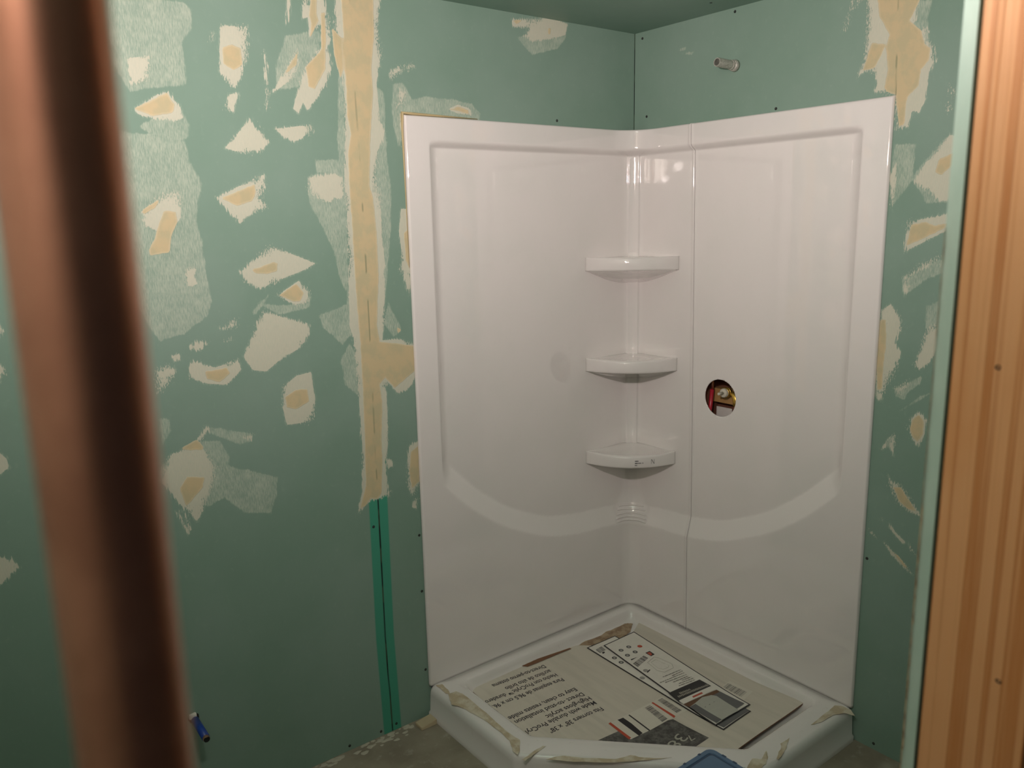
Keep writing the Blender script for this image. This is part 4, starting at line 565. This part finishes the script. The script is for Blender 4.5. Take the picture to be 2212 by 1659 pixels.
def feature(gkey, ck, kind, p, parent, k, z):
    m = M[ck]; z = z+k*.00006; P_ = [(a/1000, b/1000) for a, b in p] if kind not in ('ring', 'disc') else (p[0]/1000, p[1]/1000)
    nm = {'dark': 'slate_photo', 'red': 'red_mark', 'black': 'black_band', 'white': 'white_band', 'brown': 'brown_photo', 'tile': 'tile_photo', 'tub': 'tub_photo', 'paper': 'paper_label', 'grey': 'grey_disc'}.get(ck, 'printed_mark')
    if kind == 'p': return plate(nm, P_, z, m, 0, parent, cuts=1)
    bm = bmesh.new()
    def quad(pts):
        vs = [bm.verts.new((x, y, z+warp(x, y))) for x, y in pts]; bm.faces.new(vs)
    if kind == 'bars':
        nm = 'barcode'; a, b, c, d = (Vector(q) for q in P_)
        if (b-a).length < (d-a).length: a, b, c, d = b, c, d, a
        t_ = 0; rr = random.Random(len(stickers)+int(abs(p[0][0])))
        while t_ < 1:
            w_ = rr.choice((.012, .018, .03)); e_ = min(1, t_+w_); quad([a.lerp(b, t_), a.lerp(b, e_), d.lerp(c, e_), d.lerp(c, t_)]); t_ = e_+rr.choice((.012, .02, .03))
    elif kind in ('ring', 'disc'):
        c = Vector(P_); R = .0092; N = 28; nm = 'printed_ring' if kind == 'ring' else nm
        ri = R*.42 if kind == 'ring' else 0
        for j in range(N):
            u, v = (Vector((math.cos(q*math.tau/N), math.sin(q*math.tau/N))) for q in (j, j+1))
            quad([c+u*R, c+v*R, c+v*ri*1.0+(u*1e-5), c+u*ri] if ri else [c+u*R, c+v*R, c+v*R*.02, c+u*R*.02])
        if kind == 'ring': quad([c+Vector(q)*R for q in ((-.3, -.1), (.3, -.1), (.3, .12), (-.3, .12))])
    elif kind == 'outline':
        n_ = len(P_); C_ = sum((Vector(q) for q in P_), Vector((0, 0)))/n_
        for j in range(n_):
            a, b = Vector(P_[j]), Vector(P_[(j+1) % n_]); quad([a, b, b.lerp(C_, .035), a.lerp(C_, .035)])
    elif kind in ('tline', 'wline'):
        a, b = (Vector(q) for q in P_); d = b-a; u = Vector((-d.y, d.x)).normalized()*(.0016 if kind == 'tline' else .0045); t_ = 0; rr = random.Random(int(abs(p[0][0]*7)))
        while t_ < 1:
            L_ = (.006+.012*rr.random())/d.length if kind == 'tline' else .004/d.length
            e_ = min(1, t_+L_); h_ = u*(.7+.5*rr.random()); quad([a+d*t_-h_, a+d*e_-h_, a+d*e_+h_, a+d*t_+h_]); t_ = e_+.0022/d.length
    return rel(fb(nm, bm, m, None), parent)
pa = empty('instruction_leaflet', (-.26, -.44, .0805), 'black-bordered leaflet with a bathtub photo, uppermost of the pair on the carton', 'leaflet', group='instruction leaflets')
pb = empty('instruction_leaflet.001', (-.29, -.44, .0775), 'black-bordered leaflet mostly hidden, peeking out under the other on the carton', 'leaflet', group='instruction leaflets')
for e, key, z in ((pb, 'PB', .0778), (pa, 'PA', .0805)):
    P_ = [Vector((a/1000, b/1000)) for a, b in D[key]]; c_ = sum(P_, Vector((0, 0)))/4
    plate('leaflet_border', P_, z, M['black'], .0012, e, cuts=1, label='black printed border')
    q = []
    for i, p in enumerate(P_):
        a = (P_[i-1]-p).normalized(); b = (P_[(i+1) % 4]-p).normalized(); m1, m2 = (.003, .0035)
        q.append(p+a*.0045+b*.0045)
    plate('leaflet_paper', q, z+.0002, M['white'], 0, e, cuts=1)
cnt = {}
PAR = {'C': card, 'L': card, 'S': card, 'A': pa, 'B': pb}
for g, ck, kind, p in D['K']:
    cnt[g] = cnt.get(g, 0)+1
    base_z = {'C': .0760, 'L': .0762, 'S': .0761, 'B': .0781, 'A': .0808}[g]
    feature(g, ck, kind, p, PAR[g], cnt[g], base_z)
text('38', (-.490, -.672), (-.562, -.688), .040, 'printed_number', M['lgrey'], .0764, card, bold=0)
text('7', (-.470, -.702), (-.490, -.701), .026, 'printed_number', M['lgrey'], .0764, card, bold=0)
text('O', (-.560, -.762), (-.625, -.758), .03, 'printed_number', M['lgrey'], .0764, card, bold=0)
# ================================================================= BLUE TUB LID at the bottom edge
tubo = empty('storage_tub', (-.79, -1.03, 0), 'slate blue plastic storage tub in front of the shower base', 'tub')
def rrect(x0, x1, y0, y1, r, seg=7):
    out = []
    for cx, cy, a0 in ((x1-r, y1-r, 0), (x0+r, y1-r, 90), (x0+r, y0+r, 180), (x1-r, y0+r, 270)):
        for k in range(seg+1):
            a = math.radians(a0+90*k/seg); out.append((cx+r*math.cos(a), cy+r*math.sin(a)))
    return out
def loft(bm, lv, cap_top=True, cap_bot=True):
    L_ = [[bm.verts.new((x, y, z)) for x, y in pts] for pts, z in lv]; n = len(L_[0])
    for a, b in zip(L_, L_[1:]):
        for k in range(n): bm.faces.new((a[k], a[(k+1) % n], b[(k+1) % n], b[k]))
    if cap_bot: bm.faces.new(L_[0][::-1])
    if cap_top: bm.faces.new(L_[-1])
X0, X1, Y0, Y1 = -.19, .187, -.13, .148
bm = bmesh.new(); loft(bm, [(rrect(X0+.03, X1-.045, Y0+.03, Y1-.045, .02), .0), (rrect(X0+.012, X1-.022, Y0+.012, Y1-.022, .022), .13), (rrect(X0+.008, X1-.014, Y0+.008, Y1-.014, .022), .185)])
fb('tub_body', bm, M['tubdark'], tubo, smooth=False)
bm = bmesh.new(); R_ = .024
loft(bm, [(rrect(X0+.002, X1-.002, Y0+.002, Y1-.002, R_), .178), (rrect(X0, X1, Y0, Y1, R_), .182), (rrect(X0, X1, Y0, Y1, R_), .196), (rrect(X0+.003, X1-.003, Y0+.003, Y1-.003, R_-.002), .200),
          (rrect(X0+.016, X1-.016, Y0+.016, Y1-.016, R_-.010), .200), (rrect(X0+.018, X1-.018, Y0+.018, Y1-.018, R_-.011), .196), (rrect(X0+.021, X1-.021, Y0+.021, Y1-.021, R_-.012), .196), (rrect(X0+.023, X1-.023, Y0+.023, Y1-.023, R_-.013), .199)])
lid = fb('lid', bm, M['tubblue'], tubo)
for k, (x, y, sx, sy) in enumerate([(X1-.004, Y1-.05-.035*j, .003, .006) for j in range(3)]+[(X1-.05-.06*j, Y1-.004, .004, .003) for j in range(3)]):
    bm = bmesh.new(); box_bm(bm, x-sx, x+sx, y-sy, y+sy, .1975, .2008, .0004); fb('lid_notch', bm, M['tubdark'], lid, label='dark slot in the lid rim')
bm = bmesh.new()     # groove line in the lid
loft(bm, [(rrect(X0+.0185, X1-.0185, Y0+.0185, Y1-.0185, .0125), .1985), (rrect(X0+.0215, X1-.0215, Y0+.0215, Y1-.0215, .0115), .1985)], False, False)
fb('lid_groove', bm, M['tubdark'], lid, label='dark groove around the lid panel')
# ================================================================= SMALL PIPES
bm = bmesh.new(); bore_tube(bm, (0.01, -.4365, 2.0965), (-.092, -.4365, 2.099), .0138, .0105, seg=12, extra=((.28, .0138), (.285, .0152), (.34, .0152), (.345, .0138)))
o = empty('shower_arm_stub', (0, -.4365, 2.0965), 'short grey galvanised pipe stub sticking out of the right wall near the ceiling', 'pipe')
oo = fb('pipe', bm, M['galv'], None, smooth=True); rel(oo, o); oo.modifiers.new('e', 'EDGE_SPLIT').split_angle = math.radians(50)
bm = bmesh.new(); tube(bm, [(-.0005, -.4365, 2.0965), (-.010, -.4365, 2.0965), (-.016, -.4365, 2.0965)], [.0185, .0175, .0145], seg=20); oo = fb('collar', bm, M['galv'], None, smooth=True); rel(oo, o)
bl = empty('water_supply_stub', (-1.715, 0, .305), 'blue sleeved copper water stub poking out of the left wall beside the blurred pipe', 'pipe')
bm = bmesh.new(); bore_tube(bm, (-1.715, .01, .309), (-1.715, -.112, .303), .0088, .0072); oo = fb('copper_tube', bm, M['copper'], None, smooth=True); rel(oo, bl); oo.modifiers.new('e', 'EDGE_SPLIT').split_angle = math.radians(50)
bm = bmesh.new(); tube(bm, [(-1.715, -.012, .3085), (-1.715, -.103, .3035)], .0102, seg=24); oo = fb('blue_sleeve', bm, M['blue'], None, smooth=True); rel(oo, bl)
bm = bmesh.new(); tube(bm, [(-1.715, -.1119, .303), (-1.715, -.1123, .303)], .0082, seg=20); oo = fb('open_end', bm, M['hole'], None, label='dark open mouth'); rel(oo, bl)
bm = bmesh.new(); tube(bm, [(-1.715, -.0004, .309), (-1.715, -.0025, .309)], [.0150, .0145], seg=9); oo = fb('wall_hole', bm, M['hole'], None, label='dark gap around the pipe'); rel(oo, bl)
bm = bmesh.new(); box_bm(bm, -1.728, -1.708, -.012, -.001, .312, .326, .003)
for v in bm.verts: v.co += Vector((noise.noise(v.co*90)*.003, noise.noise(v.co*70)*.003, noise.noise(v.co*80)*.003))
oo = fb('torn_paper', bm, M['white'], None, label='scrap of torn pale board paper'); rel(oo, bl)
# ================================================================= INSIDE THE VALVE HOLE
bm = bmesh.new(); box_bm(bm, .030, .108, -.325, -.287, .0, ZC); fb('wall_stud', bm, M['oldwood'], label='dark reddish stud inside the wall at the left of the valve hole', category='stud')
bm = bmesh.new(); box_bm(bm, .072, .108, -.60, -.329, .980, 1.030, .002); fb('wood_blocking', bm, M['block'], label='tan wooden block behind the valve hole', category='wood block')
bm = bmesh.new(); box_bm(bm, .068, .0715, -.416, -.350, .86, .966, .001); fb('backing_plate', bm, M['white2'], label='pale grey rectangular piece at the bottom of the valve hole', category='plate')
pp = empty('supply_pipe', (.045, -.338, .9), 'glossy red pipe with copper tip inside the valve hole', 'pipe')
bm = bmesh.new(); tube(bm, [(.045, -.331, .86), (.045, -.347, 1.030)], .0070, seg=20); rel(fb('red_sleeve', bm, M['redpex'], None, smooth=True), pp)
bm = bmesh.new(); tube(bm, [(.045, -.347, 1.030), (.045, -.3495, 1.090)], .0050, seg=20); rel(fb('copper_tip', bm, M['copper'], None, smooth=True), pp)
vv = empty('shower_valve', (.05, -.402, 1.024), 'pale round shower valve with short stem inside the wall hole', 'valve')
bm = bmesh.new(); tube(bm, [(.066, -.402, 1.024), (.036, -.402, 1.026), (.033, -.402, 1.026)], [.016, .016, .013], seg=28); rel(fb('valve_body', bm, M['valve'], None, smooth=True), vv)
bm = bmesh.new(); tube(bm, [(.033, -.402, 1.026), (.008, -.404, 1.027), (.006, -.404, 1.027)], [.0052, .0052, .0035], seg=20); rel(fb('stem', bm, M['valve'], None, smooth=True), vv)
for k in range(2):
    bm = bmesh.new(); tube(bm, [(.044+.010*k, -.402, 1.0255), (.049+.010*k, -.402, 1.0255)], .0185, seg=28); rel(fb('collar', bm, M['brass'], None, smooth=True, label='brass collar'), vv)
bm = bmesh.new(); tube(bm, [(.050, -.446, .90), (.050, -.446, .985)], .0075, seg=20); rel(fb('outlet_pipe', bm, M['copper'], None, smooth=True), vv)
bm = bmesh.new(); tube(bm, [(.050, -.446, .985), (.050, -.445, 1.008), (.052, -.437, 1.020), (.054, -.425, 1.025)], [.0100, .0110, .0100, .009], seg=20); rel(fb('brass_elbow', bm, M['brass'], None, smooth=True, label='yellow brass elbow'), vv)
# ================================================================= SCREWS
def screw_mesh():
    bm = bmesh.new(); N = 16; prof = [(.0002, .0000), (.0045, .0), (.0043, .0006), (.0036, .0008), (.0016, .0001), (.0, .0001)]
    # dished bugle head; a cross is cut by sinking alternate spokes
    rings = []
    for r, h in prof[1:-1]:
        rings.append([bm.verts.new((r*math.cos(k*math.tau/N), r*math.sin(k*math.tau/N), h-(.0006 if (k % 4 == 0 and r < .004) else 0))) for k in range(N)])
    for a, b in zip(rings, rings[1:]):
        for k in range(N): bm.faces.new((a[k], a[(k+1) % N], b[(k+1) % N], b[k]))
    c = bm.verts.new((0, 0, -.0005))
    for k in range(N): bm.faces.new((rings[-1][k], rings[-1][(k+1) % N], c))
    bmesh.ops.recalc_face_normals(bm, faces=bm.faces); me = bpy.data.meshes.new('drywall_screw'); bm.to_mesh(me); bm.free(); me.materials.append(M['screw']); return me
sm = screw_mesh()
def screw(loc_, nrm, label):
    o = bpy.data.objects.new('drywall_screw', sm); COL.objects.link(o); o.location = loc_
    o.rotation_euler = Vector(nrm).to_track_quat('Z', 'Y').to_euler(); o['label'] = label; o['category'] = 'screw'; o['group'] = 'black drywall screws'
LLAB = ['black screw in the left wall just above the shower panel top', 'black screw beside the board joint just under the last compound of the taped seam', 'black screw hard against the left panel edge, highest of three there',
        'black screw hard against the left panel edge, middle of three there', 'black screw beside the left panel edge just above the shower base', 'black screw at the foot of the left wall right of the board joint',
        'black screw at the foot of the left wall just left of the board joint', 'black screw at the foot of the left wall, farthest left of the three']
for (a, b), l in zip(D['LSC'], LLAB):
    x = a/1000; x = min(x, -.9745) if -0.98 < x < -.94 else x
    screw((x, -.0004, b/1000), (0, -1, 0), l)
RLAB = ['black screw by the ceiling right next to the room corner', 'black screw in the right wall where it meets the ceiling above the pipe stub', 'black screw low beside the room corner just above the shower panels',
        'black screw in the right wall just above the right panel top edge', 'black screw in the green strip right of the right shower panel', 'black screw near the floor right of the shower base']
for (a, b), l in zip(D['RSC'], RLAB):
    y = a/1000; y = min(y, -.9745) if -0.98 < y < -.94 else y
    screw((-.0004, y, min(b/1000, ZC-.012)), (-1, 0, 0), l)
screw((-.111, -.423, ZC-.0002), (0, 0, -1), 'black screw in the green ceiling near the top edge of the picture')
# ================================================================= FLOOR BITS
sh_ = empty('wood_shim', (-1.0, -.035, 0), 'short pale wooden shim beside the left corner of the shower base', 'shim')
bm = bmesh.new(); vs = [bm.verts.new(Vector(p)-Vector((-1.0, -.035, 0))) for p in ((-1.035, -.062, 0), (-.976, -.062, 0), (-.976, -.02, 0), (-1.035, -.02, 0), (-1.035, -.062, .010), (-.976, -.062, .018), (-.976, -.02, .018), (-1.035, -.02, .010))]
for f in ((3, 2, 1, 0), (4, 5, 6, 7), (0, 1, 5, 4), (1, 2, 6, 5), (2, 3, 7, 6), (3, 0, 4, 7)): bm.faces.new([vs[i] for i in f])
bmesh.ops.bevel(bm, geom=bm.edges[:], offset=.0012, segments=2, affect='EDGES'); fb('wedge', bm, M['shim'], sh_)
bm = bmesh.new(); rr = random.Random(5)
for i in range(90):
    x = -1.05-rr.random()**1.1*.75; y = -.004-abs(rr.gauss(0, .02)); r = .004+.013*rr.random()*(1 if x > -1.5 else .7)
    N = 7; c = Vector((x, y, 0)); h = r*.18
    ring = [bm.verts.new(c+Vector((math.cos(k*math.tau/N)*r*(.6+.7*rr.random()), math.sin(k*math.tau/N)*r*.6*(.6+.7*rr.random()), .0001))) for k in range(N)]
    for v in ring: v.co.y = min(v.co.y, -.0005)
    tp = bm.verts.new(c+Vector((0, 0, h)))
    tp.co.y = min(tp.co.y, -.0005)
    for k in range(N): bm.faces.new((ring[k], ring[(k+1) % N], tp))
fb('compound_crumbs', bm, M['plaster'], label='dried pale compound crumbs along the foot of the left wall', category='debris', kind='stuff')
